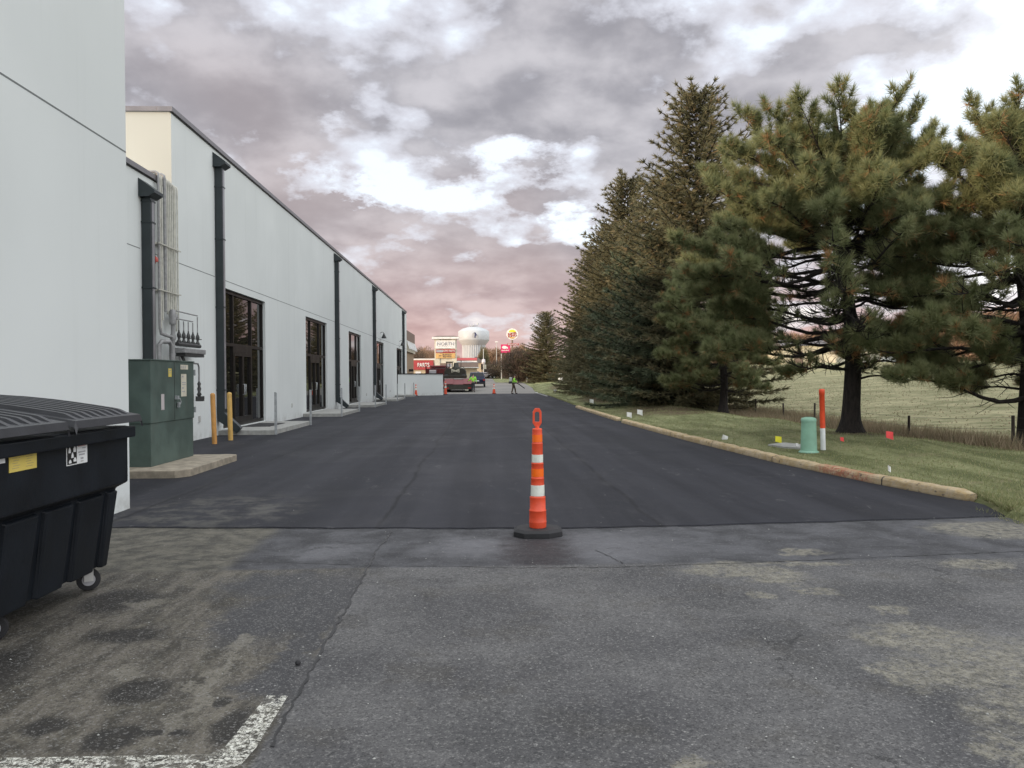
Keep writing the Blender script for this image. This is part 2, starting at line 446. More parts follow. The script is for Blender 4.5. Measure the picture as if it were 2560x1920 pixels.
def mat_kerb():
    m, t, p = base_mat('worn_yellow_kerb'); g = t.geo()
    n = t.noise(g, 5, 7, .7); f = t.noise(g, 40, 4, .8)
    c = t.mix(t.ramp(n, .35, .65), (.46, .33, .16), (.60, .48, .31)); syk = t.new('ShaderNodeSeparateXYZ'); t.put(syk.inputs[0], g); jn = t.math('ABSOLUTE', t.math('SUBTRACT', t.math('FRACT', t.math('ADD', t.math('DIVIDE', syk.outputs[1], 2.95), t.math('MULTIPLY', t.noise(g, 30, 2), .006))), .5))
    c = t.mix(t.ramp(f, .50, .68, 0, .8), c, (.34, .31, .26))
    sx = t.new('ShaderNodeSeparateXYZ'); t.put(sx.inputs[0], g)
    red = t.math('MULTIPLY', blob(t, g, 5.35, 11.2, .6, .65, .3), t.ramp(t.noise(g, 14, 4, .7), .4, .6, .1, .8))
    c = t.mix(red, c, (.42, .11, .06))
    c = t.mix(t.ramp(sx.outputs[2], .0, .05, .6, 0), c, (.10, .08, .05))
    c = t.mix(t.ramp(jn, .003, .006, .9, 0), c, (.03, .025, .02)); c = t.mix(t.ramp(t.noise(g, 11, 3, .6), .62, .68, 0, .85), c, (.16, .13, .10))
    t.put(p.inputs['Base Color'], c); p.inputs['Roughness'].default_value = .9
    t.put(p.inputs['Normal'], t.bump(t.math('ADD', n, f), 1, .03))
    return m

def mat_paintline():
    m, t, p = base_mat('cracked_white_paint'); g = t.geo()
    v = t.voro(t.vmath('ADD', g, t.vmath('MULTIPLY', t.noise(g, 30, 4, .8, col=True), (.09, .09, 0))), 42, 'Distance', 'DISTANCE_TO_EDGE')
    keep = t.math('MULTIPLY', t.ramp(v, .02, .12), t.math('MULTIPLY', t.ramp(t.noise(g, 24, 6, .8), .43, .50), t.math('MULTIPLY', t.ramp(t.noise(g, 5, 3), .28, .40, .25, 1), t.ramp(t.noise(g, 10, 4, .6), .36, .46, .2, 1))))
    t.put(p.inputs['Base Color'], t.mix(t.ramp(t.noise(g, 60), .3, .7), (.50, .49, .42), (.68, .67, .61))); p.inputs['Roughness'].default_value = .8
    tr = t.new('ShaderNodeBsdfTransparent'); mx = t.new('ShaderNodeMixShader'); t.put(mx.inputs[0], keep)
    t.l.new(tr.outputs[0], mx.inputs[1]); t.l.new(p.outputs[0], mx.inputs[2]); t.l.new(mx.outputs[0], t.n['Material Output'].inputs[0])
    return m

M = dict(
    old=mat_old_asphalt(), new=mat_new_asphalt(), far=mat_far_asphalt(), lawn=mat_lawn(), wall=mat_wall(),
    cream=mat_wall('warm_light_stucco', (.46, .46, .41), (.49, .49, .435)), glass=mat_glass(), kerb=mat_kerb(), line=mat_paintline(),
    coping=simple('coping_metal', (.20, .19, .20), .45, .3, .1), joint=simple('joint_shadow_gap', (.16, .17, .17), .9),
    spout=simple('black_green_metal', (.022, .030, .033), .42, .1, .15), alu=simple('grey_seam', (.34, .33, .35), .4, .5),
    frame=simple('dark_bronze_frame', (.018, .015, .013), .4, .3, .1), concrete=simple('concrete', (.33, .33, .31), .9, 0, .16, 5, .4, 50, grime=.35),
    tanconc=simple('tan_concrete', (.30, .26, .20), .9, 0, .25, 6, .5, 40, grime=.5),
    galv=simple('galvanised_steel', (.42, .44, .45), .45, .4, .15, 12), pipe=simple('ivory_painted_pipe', (.50, .49, .43), .6, 0, .15, 8, grime=.3),
    greypipe=simple('grey_pipe', (.27, .27, .27), .55, .1, .2, 10, grime=.3), valve=simple('dark_cast_iron', (.06, .06, .06), .5, .3),
    cab=simple('cabinet_green', (.070, .102, .088), .55, 0, .22, 2.2, grime=.22), bollard=simple('ochre_bollard_paint', (.55, .27, .07), .55, 0, .14, 6, grime=.25),
    bollard2=simple('yellow_bollard_paint', (.58, .36, .10), .55, 0, .12, 6, grime=.2),
    orange=simple('orange_plastic', (.72, .075, .025), .45, 0, .1, 9, grime=.12), orefl=simple('orange_reflector', (.95, .16, .01), .25, 0, .05), wrefl=simple('white_reflector', (.72, .74, .66), .3, 0, .1, 12, grime=.25),
    rubber=simple('black_rubber', (.018, .018, .02), .75, 0, .3, 12, .3, 40), dump=simple('navy_plastic_hull', (.0045, .007, .011), .5, 0, .3, 3, .1, 60, spec=.35),
    lid=simple('black_plastic_lid', (.03, .031, .036), .42, 0, .2, 5, .1, 50, spec=.5), white=simple('white_paint', (.72, .73, .73), .5, 0, .06, 8, grime=.08),
    yellow=simple('yellow_sticker', (.66, .52, .13), .4, 0, .05), black=simple('black_paint', (.012, .012, .012), .5),
    palered=simple('faded_red_print', (.55, .28, .28), .5), greyprint=simple('grey_print', (.35, .35, .37), .5), caster=simple('caster_fork_white', (.55, .55, .53), .4, .3),
    red=simple('red_beacon', (.45, .06, .04), .35), brick=simple('tan_brick', (.30, .21, .13), .85, 0, .2, 20), brown=simple('brown_fascia', (.20, .14, .11), .8),
    tanwall=simple('warm_tan_wall', (.52, .42, .28), .85, 0, .08), creamsign=simple('cream_sign_board', (.60, .56, .45), .6), roofbrown=simple('brown_shingle', (.17, .13, .11), .85, 0, .3, 20),
    redsign=simple('red_sign', (.38, .05, .05), .45), signwhite=simple('sign_white', (.78, .76, .72), .4), orangesign=simple('amber_sign', (.62, .38, .14), .45),
    maroon=simple('scuffed_maroon_steel', (.16, .028, .03), .55, .2, .3, 6, grime=.3), darkmach=simple('sooty_machine_paint', (.028, .026, .018), .5, .2, .3, 5, grime=.3),
    beige=simple('beige_plate', (.50, .48, .38), .5), hivis=simple('lime_hi_vis_cloth', (.30, .72, .06), .7, 0, .1, 20), trousers=simple('brown_work_trousers', (.10, .075, .05), .85, 0, .2, 30),
    darkcloth=simple('dark_work_trousers', (.04, .04, .05), .85), skin=simple('skin', (.42, .24, .16), .5), boot=simple('black_boot', (.012, .011, .01), .6), greyplastic=simple('pale_grey_plastic', (.5, .5, .48), .5),
    navy=simple('navy_car_paint', (.010, .014, .040), .25, .3, .1), carwhite=simple('pale_car_paint', (.60, .55, .55), .3, .1), carblack=simple('black_car_paint', (.014, .014, .016), .25, .2), carred=simple('dark_red_truck_paint', (.10, .012, .012), .3, .2),
    carglass=simple('car_glass', (.01, .011, .013), .08, 0, .05), tail=simple('tail_lamp_red', (.35, .01, .01), .3), tower=simple('water_tower_paint', (.50, .52, .53), .5, 0, .05, .2),
    towernavy=simple('emblem_navy', (.03, .03, .10), .6), towergrey=simple('emblem_grey', (.42, .42, .42), .6), pink=simple('magenta_sign', (.62, .025, .13), .45), pedestal=simple('pale_green_plastic', (.20, .37, .27), .5, 0, .1, 5, grime=.15),
    flagw=simple('white_flag_plastic', (.75, .75, .72), .5), flagy=simple('yellow_flag_plastic', (.72, .66, .03), .5), flagr=simple('coral_flag_plastic', (.75, .07, .07), .5), wire=simple('flag_wire', (.2, .2, .2), .5, .6),
    wood=simple('weathered_post', (.035, .026, .02), .9, 0, .3, 20), paleye=simple('pale_yellow_wall', (.55, .50, .36), .85), slate=simple('grey_shingle', (.13, .12, .12), .8),
    bark=mat_bark((.010, .008, .007), (.032, .025, .021)), barkred=mat_bark((.05, .03, .02), (.11, .07, .05)),
    pine=mat_leaf('pine_needles', (.125, .16, .068), (.33, .335, .17), (.45, .24, .11), .35), spruce=mat_leaf('spruce_needles', (.085, .095, .052), (.26, .225, .125), (.28, .20, .11), .3),
    bluespruce=mat_leaf('blue_spruce_needles', (.065, .092, .052), (.185, .205, .125), (.26, .20, .11), .3), autumn=mat_leaf('autumn_twigs', (.26, .165, .11), (.40, .26, .175), (.14, .12, .07), .3),
    twigs=mat_leaf('bare_twigs', (.09, .065, .05), (.20, .14, .10), (.07, .08, .04), .1), grassb=mat_leaf('grass_blades', (.155, .175, .07), (.34, .345, .17), (.46, .39, .24), .35),
    weed=mat_leaf('dry_weeds', (.15, .115, .07), (.33, .26, .17), (.13, .14, .065), .3),
)

# ------------------------------------------------------------ the setting
def sheet(name, xs, ys, fz, mat, skirt=0, keep=None):
    vs = [(x, y, fz(x, y)) for y in ys for x in xs]; n = len(xs); idx = lambda i, j: j * n + i
    fs = [(idx(i, j), idx(i + 1, j), idx(i + 1, j + 1), idx(i, j + 1)) for j in range(len(ys) - 1) for i in range(n - 1) if keep is None or keep(xs[i], ys[j])]
    me = bpy.data.meshes.new(name); me.from_pydata(vs, [], fs); me.polygons.foreach_set('use_smooth', [True] * len(fs)); me.materials.append(mat)
    o = bpy.data.objects.new(name, me); COL.objects.link(o); return kind(o, 'structure')
def steps(*seg):
    out = []
    for a, b, d in seg:
        n = max(1, round((b - a) / d)); out += [a + (b - a) * i / n for i in range(n)]
    return out + [seg[-1][1]]

# ground: rows follow the kerb line so that the lawn edge is crisp
ys = steps((-60, -10, 10), (-10, 7.3, 1.5), (7.3, 14, .18), (14, 40, .35), (40, 90, 1), (90, 180, 3), (180, 900, 60))
offs = [-700, -200, -60, -20, -6, -2, -.6, -.25, -.02, .03, .07, .14, .22] + steps((.35, 8, .22), (8, 20, .6), (20, 70, 2.5), (70, 200, 20), (200, 800, 120))
gv = []
for y in ys:
    e = edge(y) if y > 7.4 else 5.42
    for o_ in offs:
        x = e + o_; gv.append((x, y, terrain(x, y)))
n_ = len(offs)
gf = [(j * n_ + i, j * n_ + i + 1, (j + 1) * n_ + i + 1, (j + 1) * n_ + i) for j in range(len(ys) - 1) for i in range(n_ - 1)]
me = bpy.data.meshes.new('ground'); me.from_pydata(gv, [], gf); me.polygons.foreach_set('use_smooth', [True] * len(gf)); me.materials.append(M['lawn'])
ground = bpy.data.objects.new('ground', me); COL.objects.link(ground); kind(ground, 'structure')

SEAM = [(-12, 8.2), (-3.67, 8.05), (-2.45, 7.94), (.28, 7.71), (1.3, 7.69), (2.38, 7.75), (5.32, 7.97), (6, 8.03)]
def seam(x): return lerp_tab(x, SEAM) + .012 * sin(x * 5.1) + .008 * sin(x * 13.7)
# old pavement in the foreground
xs = steps((-14, 14.5, .5)); kind(sheet('old_pavement', xs, steps((-30, 8.4, .8)), lambda x, y: 0.0 + max(0, x - 11) * -.01, M['old'], keep=lambda x, y: not (x > 5.2 and y > 7.35)), 'structure')
mb = MB()
mb.add([(5.0, 7.3, 0.001), (14.5, 7.3, -.036), (5.0, 8.02, .001), (5.55, 8.02, -.002)], [(0, 1, 3, 2)])
kind(mb.build('pavement_edge', M['old']), 'structure')
# fresh asphalt mat, 12 mm proud of the old one, with a real lip
xs = steps((-7.6, 5.7, .07)); mb = MB(); vs = []
Yk = [0, .01, .3, 1, 2.5, 5, 9, 14, 20, 28, 38, 50, 63.7]
rows = []
for x in xs:
    s0 = seam(x); r_ = [(x, s0 - .012, -.01), (x, s0, .012)] + [(x, s0 + (71.8 - s0) * (k / 63.7), .014) for k in Yk[1:]]
    rows.append(r_)
vs = [p for r_ in rows for p in r_]; n2 = len(rows[0])
fs = [(i * n2 + j, (i + 1) * n2 + j, (i + 1) * n2 + j + 1, i * n2 + j + 1) for i in range(len(rows) - 1) for j in range(n2 - 1)]
kind(MB().add(vs, fs).build('new_asphalt_road', M['new']), 'structure')
# paving tongue between the two parts of the building and beyond the far end
kind(sheet('far_parking_lot', steps((-60, -8, 8), (-8, 6, 1)), steps((71.81, 78, 3), (78, 125, 2), (125, 175, 5)), lambda x, y: rise(y) + .008, M['far'], keep=lambda x, y: y < 121 or x < 2), 'structure')
# ragged edge of fresh asphalt against the grass where the kerb is missing
mb = MB()
for k in range(170):
    y = 37.8 + k * .2; x = edge(y)
    w = .10 + .12 * rnd.random(); mb.prism([(x - .05, .01), (x + w, .01), (x + w * .7, .05 + .03 * rnd.random()), (x + .02, .07)], y, y + .21, 'y')
kind(mb.build('asphalt_edge', M['new']), 'structure')
# cracks
def crack(pts, w, name='pavement_crack', z=.004, mat=None):
    mb = MB(); P = []
    for (a, b) in zip(pts, pts[1:]):
        a, b = Vector(a), Vector(b); n = max(2, int((b - a).length / .05))
        for i in range(n): P.append(a + (b - a) * i / n)
    P.append(Vector(pts[-1])); L, Rr = [], []
    for i, p in enumerate(P):
        d = (P[min(i + 1, len(P) - 1)] - P[max(i - 1, 0)]).normalized(); nrm = Vector((-d.y, d.x)); j = rnd.uniform(-.012, .012); ww = w * rnd.uniform(.25, 1)
        q = p + nrm * j; L.append((*(q + nrm * ww / 2), z)); Rr.append((*(q - nrm * ww / 2), z))
    k = len(P); mb.add(L + Rr, [(i, i + 1, k + i + 1, k + i) for i in range(k - 1)])
    o = mb.build(name, mat or M['black']); kind(o, 'structure'); return o
crack([(-.9, 7.66), (-.905, 7.2), (-.94, 6.8), (-.92, 6.3), (-.9, 5.2), (-.9, 4.4), (-.88, 3.2)], .022)
crack([(-2.6, 6.6), (-2.15, 6.53), (-.93, 6.28)], .010)
crack([(-.93, 6.27), (-.2, 6.2), (.22, 6.12), (.9, 6.09), (2.08, 6.16), (4.55, 6.41), (8, 6.9)], .014)
crack([(.95, 6.7), (1.05, 6.45), (1.12, 6.2)], .012)
# dark gap right under the lip of the new mat
crack([(x / 10, seam(x / 10) - .016) for x in range(-37, 55, 2)], .02, 'seam_gap')

# worn white parking line
mb = MB()
mb.add([(-2.6, 3.02, .004), (-2.6, 3.17, .004), (-1.1, 3.145, .004), (-1.06, 3.2, .004), (-1.03, 3.72, .004), (-.93, 3.71, .004), (-.93, 3.2, .004), (-.95, 3.05, .004), (-1.05, 3.0, .004)], [(0, 1, 2, 8), (2, 3, 6, 7), (2, 7, 8), (3, 4, 5, 6)])
o = mb.build('parking_line_paint', M['line']); kind(o, 'structure')

# kerbs
def kerb_run(pts, name):
    mb = MB(); prof = [(-.005, -.06), (0, .085), (.012, .112), (.035, .126), (.15, .13), (.178, .118), (.185, -.06)]
    P = []; 
    y = pts[0]
    while y < pts[1] - .01: P.append(y); y += .16
    P.append(pts[1]); rings = []
    for i, y in enumerate(P):
        e = edge(y); sq = 1
        if i == 0 or i == len(P) - 1: sq = .84
        j = rnd.uniform(-.006, .006)
        joint = 1 if (i % 19) else .9
        d = Vector((edge(y + .3) - edge(y - .3), .6)).normalized(); nx = Vector((d.y, -d.x))
        for (a, z) in prof:
            aa = .09 + (a - .09) * sq * joint; zz = z * (sq if z > 0 else 1) * (joint if z > .09 else 1) + (rnd.uniform(-.007, .005) - (.02 if rnd.random() < .06 else 0) if z > .05 else 0)
            q = Vector((e - .07, y)) + nx * (aa + j); rings.append((q.x, q.y, zz + rise(y)))
    k = len(prof)
    fs = [(i * k + a, i * k + a + 1, (i + 1) * k + a + 1, (i + 1) * k + a) for i in range(len(P) - 1) for a in range(k - 1)]
    fs += [tuple(range(k)), tuple(range(len(rings) - 1, len(rings) - k - 1, -1))]
    o = mb.add(rings, fs, False).build(name, M['kerb']); kind(o, 'structure'); return o
kerb_run((8.95, 25.0), 'kerb'); kerb_run((26.0, 37.6), 'kerb'); 
mb = MB(); 
for k in range(12):
    y = 60 + k * 1.35; x = edge(y); mb.box(x - .1, x + .45, y, y + 1.34, -.02, .06)
kind(mb.build('concrete_gutter', M['concrete']), 'structure')
vl = [drop(*q) for q in ((1920, 1115), (1962, 1111), (2022, 1117), (2004, 1124), (1960, 1121))]
kind(MB().add([(v.x, v.y, v.z + .035) for v in vl] + [(v.x, v.y, v.z - .05) for v in vl], [(0, 1, 2, 3, 4)] + [(i, (i + 1) % 5, (i + 1) % 5 + 5, i + 5) for i in range(5)]).build('buried_vault_lid', M['concrete']), 'structure')

# ------------------------------------------------------------ the white building
WX = -7.05; ROOF = 7.60
bld = empty('commercial_building', (WX, 9.2, 0))
tag(bld, 'long white stucco commercial building with dark glass entrances and black downspouts', 'building')
def inb(mb, name, mat, parent=None, bevel=0):
    o = mb.build(name, mat, None, bevel); o.parent = parent or bld
    if parent is None or parent == bld: o.matrix_parent_inverse = Matrix.Translation(-bld.location)
    return o
DOORS = [(21.45, 25.65), (31.45, 35.7), (41.45, 45.65), (51.8, 56.1), (64.4, 68.7)]
DT, DB = 4.01, .15
def facade(y0, y1, z1, ops):
    mb = MB(); cy = sorted({y0, y1, *[a for o in ops for a in o]}); cz = [-.3, DB, DT, z1] if ops else [-.3, z1]
    for a, b in zip(cy, cy[1:]):
        for c, d in zip(cz, cz[1:]):
            if any(o[0] <= a and b <= o[1] for o in ops) and (c, d) == (DB, DT): continue
            mb.quad((WX, a, c), (WX, b, c), (WX, b, d), (WX, a, d))
    for a, b in ops:
        x2 = WX - .16
        mb.quad((WX, a, DB), (WX, a, DT), (x2, a, DT), (x2, a, DB)); mb.quad((WX, b, DB), (WX, b, DT), (x2, b, DT), (x2, b, DB))
        mb.quad((WX, a, DT), (WX, b, DT), (x2, b, DT), (x2, a, DT)); mb.quad((WX, a, DB), (WX, b, DB), (x2, b, DB), (x2, a, DB))
    return mb
mb = facade(18.08, 72.9, ROOF, DOORS)
mb.quad((WX, 72.9, -.3), (-38, 72.9, -.3), (-38, 72.9, ROOF), (WX, 72.9, ROOF)); mb.quad((-38, 18.08, -.3), (-38, 72.9, -.3), (-38, 72.9, ROOF), (-38, 18.08, ROOF))
mb.quad((WX, 18.08, ROOF - .25), (WX, 72.9, ROOF - .25), (-38, 72.9, ROOF - .25), (-38, 18.08, ROOF - .25))
inb(mb, 'wall', M['wall'])
inb(MB().quad((WX, 18.08, 0), (-38, 18.08, 0), (-38, 18.08, ROOF), (WX, 18.08, ROOF)), 'wall', M['cream'])  # end face: cream tint of warm sky light put into the stucco colour
# low link and the near wing that stands further forward
mb = MB(); mb.quad((WX, 9.0, -.3), (WX, 18.08, -.3), (WX, 18.08, 5.8), (WX, 9.0, 5.8)); mb.quad((WX, 9.2, 5.6), (WX, 18.08, 5.6), (-38, 18.08, 5.6), (-38, 9.2, 5.6))
inb(mb, 'wall', M['wall'])
mb = MB(); mb.box(-38, -4.1, -34, 9.2, -.3, 6.3)
inb(mb, 'wall', M['wall'], bevel=.01)
inb(MB().box(-38.05, -4.06, -34.05, 9.24, 6.301, 6.42), 'coping', M['coping'], bevel=.01)
mb = MB(); mb.box(WX - .3, WX + .05, 18.03, 72.95, ROOF + .001, ROOF + .115); mb.box(-38, WX - .301, 18.03, 18.33, ROOF + .001, ROOF + .115); inb(mb, 'coping', M['coping'], bevel=.008)
inb(MB().box(WX - .02, WX + .02, 18.06, 72.93, ROOF - .025, ROOF), 'coping_shadow_strip', M['black'])  # shadow line below the coping, drawn as a black strip
inb(MB().box(WX - .3, WX + .05, 9.26, 18.02, 5.801, 5.915), 'coping', M['coping'], bevel=.008)
inb(MB().box(WX - .02, WX + .018, 9.26, 18.02, 5.778, 5.8), 'coping_shadow_strip', M['black'])  # same painted shadow line below the low coping
# horizontal shadow joint
mb = MB(); 
segs = [(9.3, 16.4), (16.8, 20.9), (21.2, 72.88)]
for a, b in segs: mb.box(WX - .02, WX + .002, a, b, 4.208, 4.226)
mb.box(-4.12, -4.0985, -33, 9.19, 4.122, 4.14)
inb(mb, 'panel_joint', M['joint'])
# entrances
def entrance(y0, y1):
    mb = MB(); xf = WX - .08; w = y1 - y0; T = .06; zt = 2.32 + .12
    xb, xa = xf - .1, xf
    mb.box(xb, xa, y0 + .001, y0 + T, DB, DT - .001); mb.box(xb, xa, y1 - T, y1 - .001, DB, DT - .001)
    mb.box(xb, xa, y0 + T, y1 - T, DT - .1, DT - .001); mb.box(xb, xa, y0 + T, y1 - T, DB, DB + .1)
    c1, c2 = y0 + w * .285, y0 + w * .70
    for c in (c1, c2): mb.box(xb, xa, c - .035, c + .035, DB + .1, DT - .1)
    mb.box(xb, xa + .003, y0 + T, y1 - T, zt, zt + .09)
    mb.box(xb, xa, c1 + .035, c2 - .035, zt - .16, zt - .001)
    # two door leaves between the mullions
    mid = (c1 + c2) / 2
    for a, b in ((c1 + .04, mid - .004), (mid + .004, c2 - .04)):
        for s0, s1 in ((a, a + .075), (b - .075, b)): mb.box(xb + .01, xa + .006, s0, s1, DB + .105, zt - .165)
        mb.box(xb + .01, xa + .006, a + .075, b - .075, zt - .26, zt - .165); mb.box(xb + .01, xa + .006, a + .075, b - .075, DB + .105, DB + .26)
    f = inb(mb, 'entrance', M['frame'])
    g = MB().quad((xf - .05, y0 + .03, DB + .05), (xf - .05, y1 - .03, DB + .05), (xf - .05, y1 - .03, DT - .05), (xf - .05, y0 + .03, DT - .05)).build('glass', M['glass'], f)
    for s in (-1, 1):
        h = MB().tube([(xf, mid + s * .06, 1.35), (xf + .06, mid + s * .06, 1.35), (xf + .06, mid + s * .06, 1.05), (xf, mid + s * .06, 1.05)], .012, 6).build('door_handle', M['galv'], f)
    k = MB().box(WX + .001, WX + .03, c2 + .2, c2 + .28, 1.25, 1.42)
    return f
for a, b in DOORS:
    entrance(a, b)
# black sheet stands in for the unlit room behind the glass
inb(MB().box(-8.2, -8.1, 19, 71, 0, 4.2), 'dark_backing', M['black'])
# downspouts with collector heads and a kick-out foot
def downspout(y, ztop, zbot=.62, foot=True):
    x0, x1 = WX + .015, WX + .20; w = .21
    mb = MB(); mb.box(x0, x1, y, y + w, zbot, ztop - .35)
    if foot:
        P = [(x0, zbot + .001), (x1, zbot + .001), (x1 + .42, .22), (x1 + .33, .08), (x0 + .02, .40)]
        mb.prism([(a, b) for a, b in P], y, y + w, 'y')
    o = inb(mb, 'downspout', M['spout'], bevel=.006)
    h = MB(); P = [(x0 - .01, ztop), (x0 - .01, ztop - .38), (x1 + .0, ztop - .38), (x1 + .13, ztop - .30), (x1 + .13, ztop - .24)]
    h.prism(P, y - .12, y + w + .12, 'y'); h.build('collector_head', M['spout'], o)
    s = MB(); s.box(x1 + .001, x1 + .012, y + .05, y + w - .05, zbot + .1, ztop - .42); s.build('face_strip', M['alu'], o)
    for z in (1.2, 3.4, 5.2, ztop - .9): MB().box(x0 - .01, x1 + .016, y - .012, y + w + .012, z, z + .035).build('bracket', M['spout'], o)
downspout(16.45, 5.66, .4, False); downspout(20.92, 7.48); downspout(37.6, 7.5); downspout(50.5, 7.5); downspout(68.95, 7.5)
for y in (54.1, 66.5):   # gooseneck lamps
    mb = MB().tube([(WX, y, 4.62), (WX + .1, y, 4.68), (WX + .22, y, 4.68), (WX + .26, y, 4.6)], .018, 6)
    mb.lathe([(.03, 4.62), (.05, 4.56), (.17, 4.30), (.18, 4.26), (.165, 4.26)], (WX + .26, y, 0), 14)
    mb.lathe([(.06, 0), (.06, .02)], (0, 0, 0), 10) if 0 else None
    inb(mb, 'wall_lamp', M['black'])
mb = MB().box(WX, WX + .05, 16.96, 17.06, 4.0, 4.16).lathe([(.045, 0), (.05, .05), (.03, .1), (.0, .11)], (WX + .07, 17.01, 4.03), 10)
inb(mb, 'alarm_beacon', M['red'])
for y in (19.6, 29.0, 47.5, 59.5): inb(MB().box(WX, WX + .03, y, y + .09, .45, .6), 'outlet_cover', M['greyplastic'])

# screen wall across the far end
t_ = empty('screen_wall', (-5, 66.3, 0)); tag(t_, 'low white screen wall with black cap at the far end of the building', 'wall')
o = MB().prism([(-7.03, 64.9), (-3.45, 67.6), (-3.45, 67.85), (-7.03, 65.15)], -.05, 1.83, 'z').build('wall_panel', M['wall'], t_); o.location = (5, -66.3, 0)
o = MB().prism([(-7.03, 64.86), (-3.41, 67.56), (-3.41, 67.89), (-7.03, 65.19)], 1.831, 1.90, 'z').build('cap', M['black'], t_); o.location = (5, -66.3, 0)

# landings with guard posts
LAND = [(20.95, 25.6), (30.7, 35.5), (40.3, 45.2), (50.7, 56.0), (62.7, 68.2)]
LW = ['nearest concrete landing, below the first glass entrance beside the yellow bollards', 'concrete landing of the second entrance, the one reflecting pink sky', 'concrete landing below the middle glass entrance', 'concrete landing of the fourth entrance, under a small black wall lamp', 'farthest concrete landing, next to the low white screen wall']
for (a, b), lab in zip(LAND, LW):
    t_ = empty('concrete_landing', (-6.3, (a + b) / 2, 0)); tag(t_, lab, 'landing', 'landings along the white facade')
    h = (b - a) / 2
    MB().box(-.74, .72, -h + .1, h - .1, -.02, .14, .0).build('slab', M['concrete'], t_, .012)
    for s, yy in ((-1, -h + .12), (1, h - .3)):
        MB().box(.725, .765, yy, yy + .04, 0, 1.15).box(.766, .79, yy + .005, yy + .035, 0.0, 1.14).build('guard_post', M['galv'], t_, .004)
m_ = MB().box(-6.9, -6.1, 22.6, 24.3, .141, .152).build('door_mat', M['rubber']); tag(m_, 'black door mat lying on the nearest concrete landing', 'mat')

# ------------------------------------------------------------ cabinet, pad, bollards
pad = MB(); P = [(-6.95, 11.95), (-4.66, 11.95), (-4.50, 12.15), (-4.50, 14.42), (-4.62, 14.5), (-6.95, 14.5)]
pad.prism(P, -.04, .13, 'z'); pad = pad.build('concrete_pad', M['tanconc'], None, .015); tag(pad, 'worn tan concrete pad under the green electrical cabinet', 'pad')
cab = empty('electrical_cabinet', (-5.95, 13.3, .13)); tag(cab, 'tall dark green steel electrical cabinet standing on a tan concrete pad', 'cabinet')
def C(mb, n, m, par=None, bevel=0): return mb.build(n, M[m], par or cab, bevel)
X1 = .74; Y0, Y1 = -.85, .98
low = C(MB().box(-.72, X1 - .012, Y0 + .015, Y1 - .02, 0, .68), 'lower_box', 'cab', None, .006)
up = C(MB().box(-.74, X1, Y0, Y1, .682, 1.68), 'upper_box', 'cab', None, .012)
C(MB().box(-.752, X1 + .012, Y0 - .012, Y1 + .012, 1.68, 1.70), 'top_cover', 'cab', None, .005)
C(MB().box(X1 + .0005, X1 + .003, .086, .094, .70, 1.66), 'door_gap', 'black', up)
for z_ in (.78, 1.45): C(MB().box(X1 - .01, X1 + .02, Y1 + .002, Y1 + .04, z_, z_ + .1), 'hinge', 'galv')
hd = MB().box(X1 + .001, X1 + .05, .10, .17, 1.04, 1.10).tube([(X1 + .04, .15, 1.05), (X1 + .05, .2, 1.04), (X1 + .05, .24, .99), (X1 + .04, .22, .95)], .012, 6).box(X1 + .02, X1 + .05, .16, .21, .90, .99)
C(hd, 'padlock', 'galv', up)
def label_(x, y0, y1, z0, z1, mat, par, bars=()):
    l = C(MB().box(x + .001, x + .003, y0, y1, z0, z1), 'sticker', mat, par)
    if bars:
        for (a, b, c, d) in bars: C(MB().box(x + .0032, x + .0042, y0 + (y1 - y0) * a, y0 + (y1 - y0) * b, z0 + (z1 - z0) * c, z0 + (z1 - z0) * d), 'print', 'greyprint', par)
label_(X1, -.16, -.03, 1.42, 1.56, 'yellow', up, [(.2, .8, .7, .8), (.2, .8, .45, .52)])
label_(X1, .36, .70, 1.55, 1.63, 'creamsign', up, [(.1, .2, .2, .8), (.3, .4, .2, .8), (.55, .65, .2, .8)])
label_(X1, .38, .62, 1.08, 1.47, 'creamsign', up, [(.12, .45, .85, .92), (.12, .5, .35, .41), (.15, .85, .6, .64), (.15, .85, .52, .55), (.15, .7, .2, .24)])
label_(X1, -.46, -.34, .88, 1.14, 'carwhite', up)
# sticker on the near face
C(MB().box(-.28, -.02, Y0 - .004, Y0 - .001, 1.54, 1.64), 'sticker', 'creamsign', up); C(MB().box(-.18, -.06, Y0 - .006, Y0 - .0042, 1.575, 1.60), 'print', 'black', up)
for a_, b_, c_, d_ in ((.28, .31, .36, .42), (.31, .335, .26, .33), (.27, .29, .16, .19)): C(MB().box(a_, b_, Y0 + .009, Y0 + .012, c_, d_), 'scratch', 'greyplastic', low)

for (x, y, r_, m, lab, lean) in ((-6.2, 18.25, .055, 'bollard', 'orange-tinted steel bollard leaning slightly, nearer of the two beside the cabinet', .03), (-6.17, 19.3, .058, 'bollard2', 'yellow steel bollard in front of the first downspout, farther of the pair', .018)):
    o = MB().lathe([(r_, -.1), (r_, 1.14), (r_ * .93, 1.165), (r_ * .55, 1.185), (0.004, 1.19)], n=20).build('bollard', M[m]); o.location = (x, y, 0); o.rotation_euler = (0, -lean, 0)
    tag(o, lab, 'bollard', 'bollards beside the cabinet')

